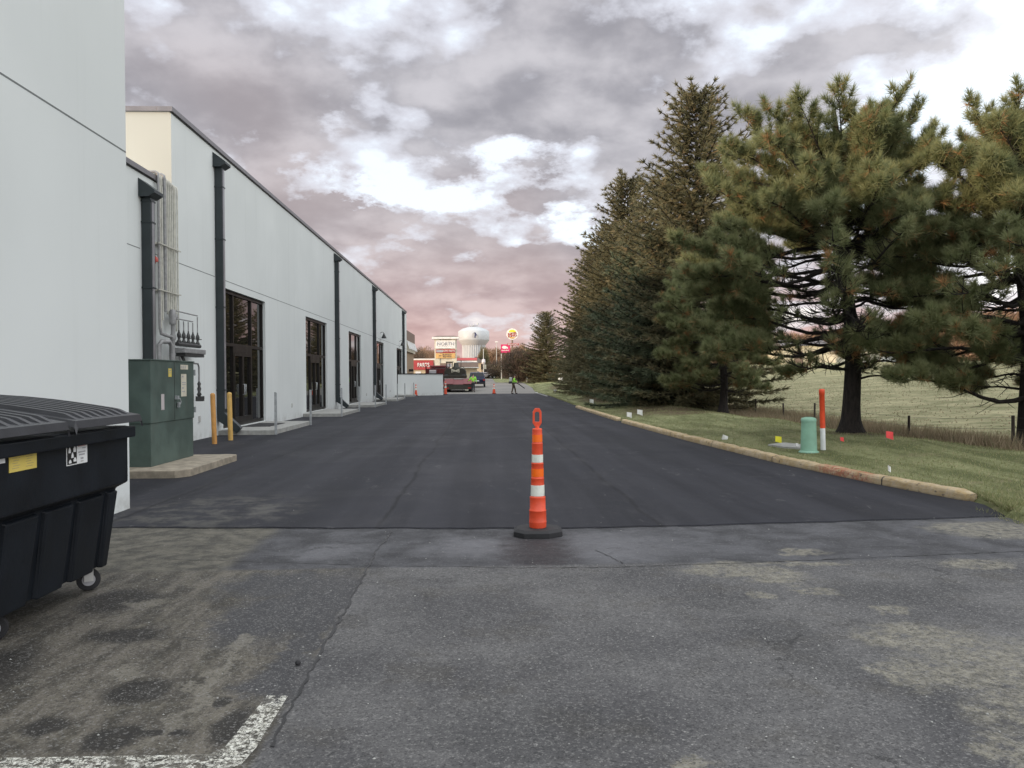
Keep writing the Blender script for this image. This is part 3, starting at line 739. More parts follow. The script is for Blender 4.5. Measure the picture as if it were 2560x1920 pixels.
# ------------------------------------------------------------ conduits and the gas manifold on the wall
cd = empty('conduit_bundle', (WX, 17.8, 0)); tag(cd, 'bundle of ivory vertical pipes running down the wall from the low roof edge', 'pipes')
def rel(pts, c): return [(a - c[0], b - c[1], d - c[2]) for a, b, d in pts]
cc = (WX, 17.8, 0)
pipes = [(17.12, .028, 5.93, 2.6, 'greypipe'), (17.2, .022, 5.9, 2.55, 'pipe'), (17.3, .018, 5.9, 2.8, 'pipe'), (17.45, .035, 5.95, 3.0, 'greypipe'), (17.55, .02, 5.9, 2.95, 'pipe'), (17.65, .018, 5.9, 2.9, 'pipe'), (17.75, .018, 5.9, 2.9, 'pipe'), (17.85, .018, 5.88, 2.9, 'pipe'), (17.96, .02, 5.86, 2.85, 'pipe'), (18.04, .018, 5.86, 2.6, 'pipe'), (18.16, .018, 5.86, 2.5, 'pipe')]
for y, r_, z1, z0, m in pipes:
    x = WX + .09
    MB().tube(rel([(x - .4, y, z1 + .06), (x - .06, y, z1 + .06), (x - .01, y, z1 + .03), (x, y, z1 - .05), (x, y, z0)], cc), r_, 8).build('pipe', M[m], cd)
for z in (4.42, 3.42):
    MB().box(.015, .05, 17.02 - 17.8, 18.24 - 17.8, z, z + .045).box(.118, .135, 17.02 - 17.8, 18.24 - 17.8, z + .01, z + .035).build('strut_channel', M['pipe'], cd)
gm = empty('gas_manifold', (WX, 17.9, 0)); tag(gm, 'grey gas manifold with five valves on the wall above the green cabinet', 'gas manifold')
gc = (WX, 17.9, 0)
def G(pts, r_, n, m, par=None, seg=8): return MB().tube(rel(pts, gc), r_, seg).build(n, M[m], par or gm)
x = WX + .22
G([(x - .12, 17.12, 2.62), (x - .1, 17.12, 2.5), (x - .04, 17.3, 2.46), (x, 17.45, 2.44)], .035, 'elbow', 'greypipe')
G([(x, 17.5, 3.0), (x, 17.5, 1.2)], .045, 'riser', 'greypipe')
MB().lathe([(.07, 2.72), (.075, 2.8), (.07, 3.0), (.05, 3.05)], (.22, -.4, 0), 12).build('coupling', M['greypipe'], gm)
MB().lathe([(.055, 2.38), (.062, 2.42), (.055, 2.5)], (.22, -.4, 0), 12).build('coupling', M['greypipe'], gm)
G([(x - .1, 17.95, 2.9), (x - .02, 17.75, 2.92), (x, 17.5, 2.86)], .05, 'riser', 'greypipe')
G([(WX + .1, 17.05, 1.2), (WX + .1, 17.05, 2.25), (WX + .13, 17.12, 2.33), (x, 17.3, 2.33), (x, 17.42, 2.25), (x, 17.42, 1.75)], .05, 'riser', 'greypipe')
# header, meters and the valves on top
G([(x + .04, 17.62, 2.30), (x + .04, 19.0, 2.30)], .05, 'header', 'valve')
MB().box(.14, .40, -.18, 1.14, 2.10, 2.215).build('meter_row', M['greypipe'], gm, .02)
MB().box(.16, .38, -.1, 1.08, 2.03, 2.099).build('meter_base', M['valve'], gm, .01)
G([(x + .02, 17.95, 2.04), (x + .05, 18.0, 1.93), (x + .02, 17.98, 1.88)], .035, 'drip_leg', 'valve')
for i, y in enumerate((17.74, 18.02, 18.3, 18.58, 18.88)):
    v = MB().lathe([(.035, 2.32), (.055, 2.36), (.03, 2.40), (.028, 2.44), (.045, 2.47), (.045, 2.52), (.02, 2.58), (.015, 2.62)], (.26, y - 17.9, 0), 10)
    v.tube([(.26, y - 17.9 + .02, 2.45), (.34, y - 17.9 + .05, 2.46)], .01, 5).build('valve', M['valve'], gm)
    zt = 2.86 if i < 4 else 3.02
    G([(x + .04, y, 2.6), (x + .04, y, zt - .03)], .013, 'feed_pipe', 'greypipe', None, 6)
G([(x + .04, 17.5, 2.86), (x + .04, 18.58, 2.86)], .015, 'feed_pipe', 'greypipe', None, 6)
G([(x + .04, 17.6, 3.03), (x + .04, 18.88, 3.02)], .015, 'feed_pipe', 'greypipe', None, 6)
G([(x, 17.4, 1.82), (x, 17.7, 1.80), (x, 18.2, 1.80), (x, 18.22, 1.7)], .018, 'branch_pipe', 'greypipe', None, 6)
G([(x, 17.85, 2.04), (x, 17.9, 1.9), (x, 19.0, 1.88), (x, 19.06, 1.8), (x, 19.06, 1.1)], .02, 'branch_pipe', 'greypipe', None, 6)
G([(x, 18.3, 1.7), (x, 18.75, 1.7), (x, 18.77, 1.6)], .018, 'branch_pipe', 'greypipe', None, 6)
MB().box(.16, .3, 1.08, 1.28, .98, 1.1).lathe([(.03, 1.1), (.06, 1.14), (.03, 1.2), (.05, 1.28), (.03, 1.34), (.045, 1.4), (.02, 1.46)], (.22, 1.16, 0), 10).build('regulator', M['valve'], gm)

# ------------------------------------------------------------ dumpster
dp = empty('dumpster', (-3.3, 4.89, 0)); tag(dp, 'black plastic dumpster with ribbed lids on casters against the near wall', 'dumpster')
H2 = .92
prof = [(.70, 1.17), (.70, .76), (.63, .72), (.55, .17), (-.55, .17), (-.63, .72), (-.66, .76), (-.66, 1.17)]
hull = MB(); 
def ring(y, s=1, k=0): return [(px * s, y, z) for px, z in prof]
E0 = [(-H2 + .10, .17), (-H2, .74), (-H2, 1.17)]
# lower ends taper as well
def hullpt(px, z, side):
    t = min(1, max(0, (z - .17) / .57)); return (px, side * (H2 - (.035 if z < .75 else 0) - .03 * (1 - t)), z)
a = [hullpt(px, z, -1) for px, z in prof]; b = [hullpt(px, z, 1) for px, z in prof]; n = len(prof)
hull.add(a + b, [tuple(range(n)), tuple(range(2 * n - 1, n - 1, -1))] + [(i, i + n, (i + 1) % n + n, (i + 1) % n) for i in range(n)])
body = hull.build('body', M['dump'], dp, .012)
for ya, yb in ((-.875, -.54), (-.475, -.14), (-.075, .26), (.325, .66), (.725, .862)):
    rb = MB(); k = .012
    vs = [(.62, ya, .715), (.62, yb, .715), (.655, yb - k, .70), (.655, ya + k, .70), (.55, ya + .01, .172), (.55, yb - .01, .172), (.580, yb - .03, .165), (.580, ya + .03, .165)]
    rb.add(vs, [(0, 1, 2, 3), (4, 7, 6, 5), (0, 3, 7, 4), (1, 5, 6, 2), (3, 2, 6, 7), (0, 4, 5, 1)]).build('rib_panel', M['dump'], body, .01)
MB().box(.701, .745, -H2 - .03, H2 + .03, 1.085, 1.165).box(-.72, -.661, -H2 - .03, H2 + .03, 1.085, 1.165).box(-.66, .70, H2 + .001, H2 + .035, 1.085, 1.165).box(-.66, .70, -H2 - .035, -H2 - .001, 1.085, 1.165).build('rim', M['dump'], body, .01)
for s in (-1, 1):
    MB().box(.1, .52, s * (H2 + .09) - .088, s * (H2 + .09) + .088, .62, .86).build('fork_pocket', M['dump'], dp, .02)
    MB().box(.22, .60, s * (H2 + .05) - .045, s * (H2 + .05) + .045, .86, .98).build('fork_gusset', M['dump'], dp, .01)
# two lids with ribs that run from front to back over an arched surface
def lidz(u):  # u 0 front .. 1 back
    return 1.243 + .165 * sin(min(1, u * 1.15) * pi / 2) - .03 * u
for (ya, yb) in ((-H2 - .06, -.035), (.035, H2 + .06)):
    mb = MB(); N = 12; top, bot = [], []
    ysl = [ya, ya + .03]; nr = 8; wd = (yb - ya - .12) / nr
    prof_y = [(ya, -.04), (ya + .015, 0)]
    for i in range(nr):
        y = ya + .06 + wd * i
        prof_y += [(y + wd * .25, 0), (y + wd * .32, .026), (y + wd * .68, .026), (y + wd * .75, 0)]
    prof_y += [(yb - .015, 0), (yb, -.04)]
    xs_ = [.785, .77, .74, .66, .62, .56, .46, .34, .2, .0, -.2, -.4, -.58, -.70]
    vs = []
    for i, xx in enumerate(xs_):
        u = (.80 - xx) / 1.5
        for (y, dz) in prof_y:
            rr = max(0, dz) * sm(.055, .10, u) * sm(0, .06, 1 - u)
            base = lidz(u) + (min(0, dz))
            if i == 0: base -= .045
            vs.append((xx, y, base + rr))
    m_ = len(prof_y)
    mb.add(vs, [(i * m_ + j, i * m_ + j + 1, (i + 1) * m_ + j + 1, (i + 1) * m_ + j) for i in range(len(xs_) - 1) for j in range(m_ - 1)])
    o = mb.build('lid', M['lid'], dp); md = o.modifiers.new('t', 'SOLIDIFY'); md.thickness = .012; md.offset = -1
MB().tube([(-.74, -H2 - .08, 1.4), (-.74, H2 + .08, 1.4)], .016, 8).build('hinge_rod', M['galv'], dp)
for (x, y, a_) in ((.47, -.30, -1.2), (.47, .79, -1.05), (-.42, -.5, 0), (-.42, .78, .2)):
    r_ = .078; cs = empty('caster', (x, y, 0), a_); cs.parent = dp
    MB().add(*(lambda: ([], []))()) if 0 else None
    w = MB(); 
    def wheelpts(rad, hw): return [(rad * cos(q * pi / 12), rad * sin(q * pi / 12) + r_) for q in range(24)]
    w.prism([(rr_, zz) for rr_, zz in wheelpts(r_, 0)], -.02, .02, 'x', True)
    # axle along the hull's depth: rotate the wheel plane into y-z
    o = w.build('tyre', M['rubber'], cs, .006)
    MB().prism([(p[0] * .55, (p[1] - r_) * .55 + r_) for p in wheelpts(r_, 0)], -.024, .024, 'x').build('hub', M['greyprint'], cs)
    MB().box(.026, .034, -.03, .03, r_ - .01, .165).box(-.034, -.026, -.03, .03, r_ - .01, .165).box(-.04, .04, -.045, .045, .160, .172).build('fork', M['caster'], cs)
# stickers on the front face
def dsticker(y0, y1, z0, z1, mat): return MB().box(.701, .7035, y0, y1, z0, z1).build('sticker', M[mat], body)
yo = -4.89
st = dsticker(4.37 + yo, 4.635 + yo, 1.0 - .005, 1.135 - .005, 'yellow')
def onface(y0, y1, z0, z1, mat, n='print', d=.0037): return MB().box(.7005, .7005 + d, y0 + yo, y1 + yo, z0, z1).build(n, M[mat], body)
for a0 in (4.378, 4.508):
    onface(a0, a0 + .118, 1.120, 1.124, 'black'); onface(a0, a0 + .118, 1.090, 1.094, 'black')
    text('CAUTION', 'print', M['black'], body, (.7045, a0 + .068 + yo, 1.107), w=.085, h=.017, rot=(pi / 2, 0, pi / 2), ext=.001)
    MB().prism([(a0 + .002 + yo, 1.098), (a0 + .022 + yo, 1.098), (a0 + .012 + yo, 1.118)], .7005, .7048, 'x').build('warning_triangle', M['black'], body)
    for q in range(5): onface(a0 + .02 + .01 * (q % 2), a0 + .095 - .012 * (q % 3), 1.07 - q * .014, 1.072 - q * .014, 'tanconc')
st = dsticker(4.96 + yo, 5.215 + yo, .965, 1.10, 'white')
onface(4.966, 5.082, .971, 1.094, 'black')
for (u, v, w_, h_) in ((4.995, 1.062, .026, .036), (5.055, 1.066, .03, .04), (5.028, 1.028, .026, .034), (5.0, .99, .03, .022), (5.058, .998, .034, .026)):
    MB().prism([(u - w_ / 2 + yo, v - h_ / 2), (u + w_ / 2 + yo, v - h_ / 2), (u + w_ / 2 + yo, v), (u + w_ * .15 + yo, v + h_ / 2), (u - w_ * .15 + yo, v + h_ / 2), (u - w_ / 2 + yo, v)], .7005, .7052, 'x').build('pictogram', M['white'], body)
onface(5.098, 5.195, 1.076, 1.086, 'palered'); onface(5.15, 5.195, 1.060, 1.067, 'greyprint'); onface(5.10, 5.19, 1.035, 1.044, 'greyprint'); onface(5.11, 5.18, 1.018, 1.027, 'greyprint'); onface(5.13, 5.165, .992, 1.004, 'greyprint'); onface(5.13, 5.165, .975, .985, 'greyplastic')
dsticker(4.22 + yo, 4.335 + yo, 1.055, 1.105, 'white')

# ------------------------------------------------------------ channelizer cones
def channelizer(loc, label, rz=0):
    t_ = empty('traffic_channelizer', loc, rz); tag(t_, label, 'traffic cone')
    # octagonal rubber foot
    P = [(-.225, -.10), (-.13, -.2), (.10, -.2), (.225, -.1), (.225, .1), (.10, .2), (-.13, .2), (-.225, .1)]
    b = MB(); b.add([(x, y, .0) for x, y in P] + [(x, y, .045) for x, y in P] + [(x * .86, y * .84, .068) for x, y in P] , [tuple(range(7, -1, -1)), tuple(range(16, 24))] + [(k * 8 + i, k * 8 + (i + 1) % 8, k * 8 + 8 + (i + 1) % 8, k * 8 + 8 + i) for k in (0, 1) for i in range(8)])
    b.build('base', M['rubber'], t_, .004)
    r = [(.078, .07), (.082, .12), (.082, .125), (.0795, .13), (.079, .222), (.081, .226), (.077, .234), (.074, .236), (.073, .345), (.074, .352), (.070, .358), (.064, .360), (.0625, .470)]
    r += [(.0615, .475), (.0605, .522), (.0625, .526), (.060, .534), (.0575, .536), (.056, .66), (.0585, .664), (.056, .672), (.0525, .674), (.051, .74), (.051, .85), (.0515, .852), (.0495, .858), (.047, .86), (.0455, .978), (.046, .985), (.042, .992), (.02, .995)]
    MB().lathe(r, n=32).build('post', M['orange'], t_)
    for z0, z1, ra, rb_, m in ((.365, .466, .0655, .0640, 'wrefl'), (.545, .617, .0590, .0583, 'orefl'), (.678, .75, .0540, .0533, 'wrefl'), (.868, .935, .0485, .0478, 'orefl')):
        MB().lathe([(ra, z0), (rb_, z1)], n=32).build('reflective_band', M[m], t_)
    h = MB(); h.tube([(0, 0, .99), (0, 0, 1.02)], .02, 10)
    h.prism([(-.028, 1.015), (.028, 1.015), (.04, 1.05), (.04, 1.155), (.022, 1.185), (-.022, 1.185), (-.04, 1.155), (-.04, 1.05)], -.011, -.010, 'y') if 0 else None
    O = [(-.022, 1.012), (.022, 1.012), (.043, 1.045), (.041, 1.15), (.020, 1.182), (-.020, 1.182), (-.041, 1.15), (-.043, 1.045)]
    I = [(-.016, 1.055), (.016, 1.055), (.022, 1.062), (.021, 1.135), (.013, 1.148), (-.013, 1.148), (-.021, 1.135), (-.022, 1.062)]
    vs = [(x, y, z) for y in (-.012, .012) for (x, z) in O + I]
    fs = []
    for i in range(8):
        j = (i + 1) % 8
        fs += [(i, j, 8 + j, 8 + i), (16 + i, 24 + i, 24 + j, 16 + j), (i, 16 + i, 16 + j, j), (8 + i, 8 + j, 24 + j, 24 + i)]
    h.add(vs, fs); h.build('handle', M['orange'], t_, .003)
    return t_
ch = channelizer((.515, 7.42, .0), 'orange and white banded traffic channelizer on a black rubber foot in mid road', -.05)
ch.scale = (1.02, 1.02, 1.02)
def small_cone(loc, label, h=.9, fat=1):
    t_ = empty('traffic_cone', loc); tag(t_, label, 'traffic cone')
    MB().box(-.2 * fat, .2 * fat, -.2, .2, 0, .035).build('base', M['rubber'], t_, .01)
    MB().lathe([(.15 * fat, .035), (.045 * fat, h), (.03 * fat, h + .02)], n=16).build('post', M['orange'], t_)
    MB().lathe([(.105 * fat, h * .5), (.082 * fat, h * .68)], n=16).build('reflective_band', M['wrefl'], t_)
    MB().lathe([(.073 * fat, h * .77), (.060 * fat, h * .87)], n=16).build('reflective_band', M['wrefl'], t_)
small_cone((1.02, 71.4, .02), 'small orange traffic cone where the fresh asphalt ends, left of the worker with a blower', .88)
small_cone((-5.6, 65.6, .02), 'slim orange traffic cone in front of the low white screen wall', .95, .8)
small_cone((-3.35, 70.2, .02), 'orange traffic cone partly hidden at the right end of the screen wall', 1.15, .9)

# ------------------------------------------------------------ conifers
def needle_fan(O, D, n, ln, w, spread, rng, dead=None, lenvar=.25):
    O = np.repeat(O, n, 0); Dn = np.repeat(D, n, 0); k = len(O)
    d = Dn + rng.normal(size=(k, 3)) * spread; d /= np.linalg.norm(d, axis=1, keepdims=True) + 1e-9
    p = np.cross(d, rng.normal(size=(k, 3))); p /= np.linalg.norm(p, axis=1, keepdims=True) + 1e-9
    L = (ln if np.isscalar(ln) else np.repeat(ln, n))[..., None] if not np.isscalar(ln) else np.full((k, 1), ln)
    L = L * (1 + rng.uniform(-lenvar, lenvar, (k, 1)))
    V = np.stack([O - p * w / 2, O + p * w / 2, O + d * L], 1).reshape(-1, 3)
    T = np.arange(k * 3).reshape(-1, 3)
    r = np.repeat(rng.uniform(0, 1, len(O) // n), n) * .7 + rng.uniform(0, .3, k)
    g = np.zeros(k) if dead is None else np.repeat(dead, n)
    A = np.repeat(np.stack([r, g, np.zeros(k)], 1), 3, 0)
    return V, T, A
def merge(parts):
    V, T, A, o = [], [], [], 0
    for v, t, a in parts: V.append(v); T.append(t + o); A.append(a); o += len(v)
    return np.concatenate(V), np.concatenate(T), np.concatenate(A)

def pine(loc, label, H, left, right, depth, seed, window=None, z0=1.3, r0=.2, nl=86, lean=(-.35, 0), extra=(), tuft=.20, dense=1.0, group='pines on the grass'):
    rng = np.random.default_rng(seed); q = random.Random(seed)
    t_ = empty('pine_tree', loc); tag(t_, label, 'pine tree', group)
    def axis(z): f = z / H; return Vector((lean[0] * f ** 1.5 + .05 * sin(z * 1.7 + seed), lean[1] * f, z))
    tr = MB(); zs = [-.3, 0, .12, .3, .6, 1] + [1 + (H - 1.2) * i / 12 for i in range(1, 13)]
    rs = [r0 * 2.1, r0 * 1.75, r0 * 1.4, r0 * 1.12, r0, r0 * .95] + [r0 * .95 * (1 - .9 * (i / 12) ** 1.1) for i in range(1, 13)]
    tr.tube([axis(max(z, 0)) + Vector((0, 0, min(0, z))) for z in zs], rs, 14)
    TO, TD, TDead = [], [], []
    br = MB()
    def twig(p0, d, L, up, tufts, r=.012, deadp=0.03):
        P = [p0]; k = 3
        for i in range(1, k + 1):
            s = i / k; P.append(p0 + d * (L * s) + Vector((0, 0, up * L * s * s)))
        br.tube(P, [r, r * .8, r * .6, r * .35], 4, cap=False)
        for j in range(tufts):
            s = 1 - j * .17 - q.random() * .05
            i = min(k - 1, int(s * k)); a = P[i].lerp(P[i + 1], s * k - i) if i < k else P[-1]
            dd = (P[-1] - P[-2]).normalized()
            if window and window[0] < .9 * a.x - .43 * a.y < window[1] and window[2] < a.z < window[3] and q.random() < window[4]: continue
            TO.append(tuple(a + Vector([q.uniform(-.04, .04) for _ in range(3)]))); TD.append(tuple(dd * .8 + Vector((0, 0, .45)))); TDead.append(1. if q.random() < deadp else 0.)
    limbs = []
    for i in range(nl):
        f = (i + .5) / nl; z = z0 + (H - .35 - z0) * f ** .92; az = i * 2.39996 + q.uniform(-.35, .35)
        c, s = cos(az), sin(az)
        ex = (lerp_tab(z, right) if c > 0 else lerp_tab(z, left)); dp_ = lerp_tab(z, depth)
        L = sqrt((ex * c) ** 2 + (dp_ * s) ** 2) * q.choice((q.uniform(.45, .8), q.uniform(.8, 1.03), q.uniform(.85, 1.03)))
        top = sm(.45, 1, z / H)
        rise_ = -.12 + .38 * top + q.uniform(-.12, .14); curl = .14 + .12 * top
        # keep tip height near the nominal z: start lower on the trunk when the limb climbs
        z1 = max(.9, z - L * (rise_ + curl) * .92)
        limbs.append((axis(z1), Vector((c, s, 0)), L, rise_, curl, top, f))
    for (a, d, L) in extra: limbs.append((Vector(a), Vector(d), L, Vector(d).z, .1, 0, .2))
    for (st, d, L, rise_, curl, top, f) in limbs:
        side = Vector((-d.y, d.x, 0)).normalized() if abs(d.x) + abs(d.y) > 0 else Vector((1, 0, 0)); bend = q.uniform(-.18, .18); K = 7
        dh = Vector((d.x, d.y, 0)); P = []
        for i in range(K + 1):
            s = i / K; P.append(st + dh * (L * s) + side * (bend * L * s * s) + Vector((0, 0, L * (rise_ * s + curl * s * s) + .04 * L * sin(s * 7 + bend * 20))))
        rb = .012 + .016 * L * (1 - .4 * top) * (r0 / .2)
        br.tube(P, [rb * (1 - .82 * (i / K)) for i in range(K + 1)], 6, cap=False)
        smin = .50 - .40 * top
        nt = int((6 + 7.2 * L) * dense)
        for j in range(nt):
            s = smin + (1 - smin) * ((j + q.random()) / nt); i = min(K - 1, int(s * K)); p0 = P[i].lerp(P[i + 1], s * K - i)
            dirl = (P[i + 1] - P[i]).normalized(); an = q.choice((-1, 1)) * q.uniform(.35, 1.25)
            dd = (dirl * cos(an) + side * sin(an) + Vector((0, 0, q.uniform(-.25, .45)))).normalized()
            TL = q.uniform(.22, .52) * (1.15 - .5 * s) * (1 if L > 1.2 else .75)
            twig(p0, dd, TL, q.uniform(.2, .7), q.choice((3, 3, 4, 4)), deadp=.06 if s < smin + .2 else .012)
        twig(P[-1], (P[-1] - P[-2]).normalized(), .25, .4, 4)
        # bare inner twigs
        for j in range(int(3 + 4 * L * (1 - top))):
            s = q.uniform(.1, smin + .1); i = min(K - 1, int(s * K)); p0 = P[i].lerp(P[i + 1], s * K - i)
            an = q.choice((-1, 1)) * q.uniform(.5, 1.4); dirl = (P[i + 1] - P[i]).normalized()
            dd = (dirl * cos(an) + side * sin(an) + Vector((0, 0, q.uniform(-.5, .5)))).normalized(); TL = q.uniform(.2, .7)
            e = p0 + dd * TL; m_ = p0 + dd * TL * .5 + Vector((0, 0, q.uniform(-.05, .08)))
            br.tube([p0, m_, e], [.010, .007, .003], 3, cap=False)
            if q.random() < .6: br.tube([m_, m_ + Vector((q.uniform(-.2, .2), q.uniform(-.2, .2), q.uniform(-.1, .2)))], [.005, .002], 3, cap=False)
    tk = tr.build('trunk', M['bark'], t_); br.build('branches', M['bark'], tk)
    O, D, Dd = np.array(TO), np.array(TD), np.array(TDead); D /= np.linalg.norm(D, axis=1, keepdims=True)
    V, T, A = merge([needle_fan(O, D, 50, tuft, .0105, .62, rng, Dd), needle_fan(O - D * .07, D * .6, 22, tuft * .95, .011, .85, rng, np.maximum(Dd, rng.random(len(O)) < .10) * .8)])
    big_mesh('crown', V, T, M['pine'], t_, A)
    return t_

def spruce_parts(H, Rb, seed, leafm, skirt=.4, dead=.04):
    rng = np.random.default_rng(seed); q = random.Random(seed)
    tr = MB().tube([(0, 0, -.3), (0, 0, .3), (0, 0, H * .5), (0, 0, H * .97)], [H * .016, H * .013, H * .008, .02], 10)
    br = MB(); O, D, L_ = [], [], []
    z = skirt; i = 0
    bulge = [q.uniform(.82, 1.15) for _ in range(40)]
    while z < H * .985:
        f = z / H; nb = 8 if f < .75 else 6
        for k in range(nb):
            az = i * 1.1 + k * 2 * pi / nb + q.uniform(-.25, .25)
            sec = bulge[int((az % (2 * pi)) / (2 * pi) * 8) + 8 * min(3, int(f * 4))]
            L = Rb * ((1 - f) ** .5) * q.uniform(.62, 1.18) * sec * (1 if f > .1 else .8 + 2 * f) + .12
            c, s = cos(az), sin(az); dr = .30 - .75 * f + q.uniform(-.08, .08)   # droop
            K = max(4, int(L / .28)); P = []
            for j in range(K + 1):
                t = j / K; P.append((c * L * t, s * L * t, z - L * (dr * t) + L * .22 * t * t + .0))
            br.tube(P, [.02 + .012 * L * (1 - t / K) for t in range(K + 1)], 3, cap=False)
            for j in range(1, K + 1):
                t = j / K; p = P[j]; dv = Vector(P[j]) - Vector(P[j - 1]); dv.normalize(); sd = Vector((-s, c, 0))
                if t < .12 and f < .85: continue
                w = .20 + .28 * (1 - t) + .1 * q.random()
                for sg in (-1, 1):
                    d = (dv * .65 + sd * sg * .8 + Vector((0, 0, q.uniform(-.35, .1)))).normalized()
                    nseg = max(1, int(w * min(1.6, .5 + L * .35) / .15))
                    for u in range(nseg):
                        O.append(tuple(Vector(p) + d * (.15 * u))); D.append(tuple(d + Vector((0, 0, q.uniform(-.35, .35))))); L_.append(.2)
                O.append(p); D.append(tuple(dv + Vector((0, 0, .25)))); L_.append(.22)
        z += (.30 + .10 * q.random()) * (1 if f < .8 else .75); i += 1
    for k in range(3): O.append((0, 0, H * .96 + k * .12)); D.append((0, 0, 1)); L_.append(.3)
    O, D = np.array(O), np.array(D); D /= np.linalg.norm(D, axis=1, keepdims=True); L_ = np.array(L_)
    dd = (rng.random(len(O)) < dead).astype(float) * .7
    V, T, A = merge([needle_fan(O, D, 9, .18, .030, .6, rng, dd), needle_fan(O, D, 4, .30, .055, .25, rng, dd)])
    return tr, br, V, T, A
SPR = {}
def spruce(key, loc, label, H, Rb, seed, mat, scale=(1, 1, 1), rz=0, group='row of spruces beside the road'):
    if key not in SPR:
        tr, br, V, T, A = spruce_parts(H, Rb, seed, mat)
        t_ = empty('spruce_tree', loc, rz); t_.scale = scale; tag(t_, label, 'spruce tree', group)
        tk = tr.build('trunk', M['bark'], t_); br.build('branches', M['bark'], tk); big_mesh('crown', V, T, M[mat], t_, A)
        SPR[key] = t_; return t_
    c = copy_tree(SPR[key], loc, rz, label, scale)
    for k in list(COL.objects):
        if k.parent == c and k.name.startswith('crown') and k.data.materials[0] != M[mat]:
            k.material_slots[0].link = 'OBJECT'; k.material_slots[0].material = M[mat]
    return c
def tz(x, y): return (x, y, terrain(x, y))

LEFT = [(.9, 2.4), (1.7, 3.4), (2.7, 3.8), (3.7, 3.7), (4.7, 3.4), (5.7, 3.0), (6.4, 2.6), (7.0, 2.1), (7.4, 1.5), (7.7, .8)]
RIGHT = [(1.2, 1.3), (1.7, 1.6), (3, 1.6), (4.7, 1.4), (5.7, 1.5), (6.4, 1.4), (7, 1.2), (7.6, .7)]
DEP = [(1.2, 2.0), (3, 2.7), (4.7, 2.6), (6, 2.1), (7, 1.3), (7.6, .5)]
pine(tz(8.15, 16.9), 'big rounded pine with brown dead tufts behind the green pedestal and orange marker', 7.3, LEFT, RIGHT, DEP, 11, (-1.75, .75, 1.4, 4.1, .9), r0=.19, nl=140,
     extra=[((.1, 0, 2.5), (.93, .1, -.62), 2.7), ((.1, 0, 2.2), (.8, -.3, -.55), 2.3), ((-.05, .1, 1.9), (-.9, .1, -.16), 2.0)])
L2 = [(.9, 1.9), (1.5, 2.6), (2.1, 3.1), (3.0, 3.1), (3.9, 2.8), (4.4, 2.5), (4.75, 1.1), (5.3, 2.0), (6.0, 1.8), (6.7, 1.1), (7.2, .4)]
pine(tz(10.75, 14.9), 'pine cut off by the right edge of the view, with a dark leaning trunk', 7.15, L2, [(1, 2.4), (4, 2.8), (7.4, .5)], [(1.2, 1.9), (3, 2.4), (5, 2.2), (7.2, .6)], 23, (-1.7, 1.5, 2.7, 4.0, .75), r0=.2, nl=110, lean=(-.25, .1))
pine(tz(9.2, 29.5), 'shorter dark green pine standing left of the big rounded pine, over needle litter', 6.7, [(1, 2.5), (3, 2.5), (5, 1.9), (6.6, .5)], [(1, 1.5), (3, 2.4), (6.6, .5)], [(1, 2), (4, 2.6), (6.6, .5)], 37, z0=.9, r0=.15, nl=85, dense=.8)

# spruces recede along the lawn
spruce('a', tz(9.3, 33.5), 'tallest spruce of the row, its ragged top standing above all other trees', 13.9, 3.7, 3, 'spruce')
spruce('b', tz(7.7, 35.0), 'low bluish green spruce in front of the tallest spruce', 7.4, 2.6, 5, 'bluespruce')
spruce('c', tz(9.6, 41.0), 'brownish spruce directly behind the tallest one', 12.0, 3.8, 8, 'spruce')
spruce('a', tz(9.3, 49.5), 'spruce forming the second step of the receding row', 0, 0, 0, 'spruce', (1.08, 1.08, 1.02), 2.1)
spruce('c', tz(9.4, 57.0), 'spruce forming the third step of the receding row', 0, 0, 0, 'spruce', (1.0, 1.0, 1.04), 1.2)
spruce('b', tz(8.6, 44.0), 'dark green low spruce at the foot of the brownish one', 0, 0, 0, 'bluespruce', (1.15, 1.15, 1.2), 1.9)
spruce('a', tz(9.6, 66.0), 'spruce forming the fourth, lower step of the receding row', 0, 0, 0, 'spruce', (1, 1, .86), 4.0)
spruce('c', tz(10.4, 78.0), 'spruce near the far end of the row, beyond the fourth step', 0, 0, 0, 'spruce', (.95, .95, .85), 3.3)
spruce('b', tz(12.2, 96.0), 'small spruce beside the pale utility box at the end of the row', 0, 0, 0, 'spruce', (1.2, 1.2, 1.3), .4)
spruce('c', tz(9.5, 116.0), 'separate sparse spruce at the far left end of the row', 0, 0, 0, 'spruce', (1.05, 1.05, .86), 5.2)

# ------------------------------------------------------------ grass, weeds, pebbles
def blades(name, pts, h, w, mat, seed, lean=.35, n=1):
    rng = np.random.default_rng(seed); P = np.repeat(pts, n, 0); k = len(P)
    d = rng.normal(size=(k, 3)) * lean; d[:, 2] = 1; d /= np.linalg.norm(d, axis=1, keepdims=True)
    V, T, A = needle_fan(P, d, 1, 1.0, w, 0.0, rng)
    V = V.reshape(-1, 3, 3); hh = h * rng.uniform(.45, 1.2, (k, 1)); V[:, 2] = V[:, 0] * .5 + V[:, 1] * .5 + d * hh
    A = A.reshape(-1, 3, 3); A[:, :, 0] = rng.uniform(0, 1, (k, 1)); A[:, :, 1] = (rng.random((k, 1)) < .18) * rng.uniform(.3, 1, (k, 1))
    o = big_mesh(name, V.reshape(-1, 3), T, mat, None, A.reshape(-1, 3)); return kind(o, 'stuff')
def terr_pts(xy): return np.array([(x, y, terrain(x, y) - .005) for x, y in xy])
rg = np.random.default_rng(5)
pts = []
while len(pts) < 42000:
    y = 8.2 + 34 * rg.random() ** 1.9; x = edge(y) + .10 + rg.random() ** 1.1 * 4.6
    pts.append((x, y))
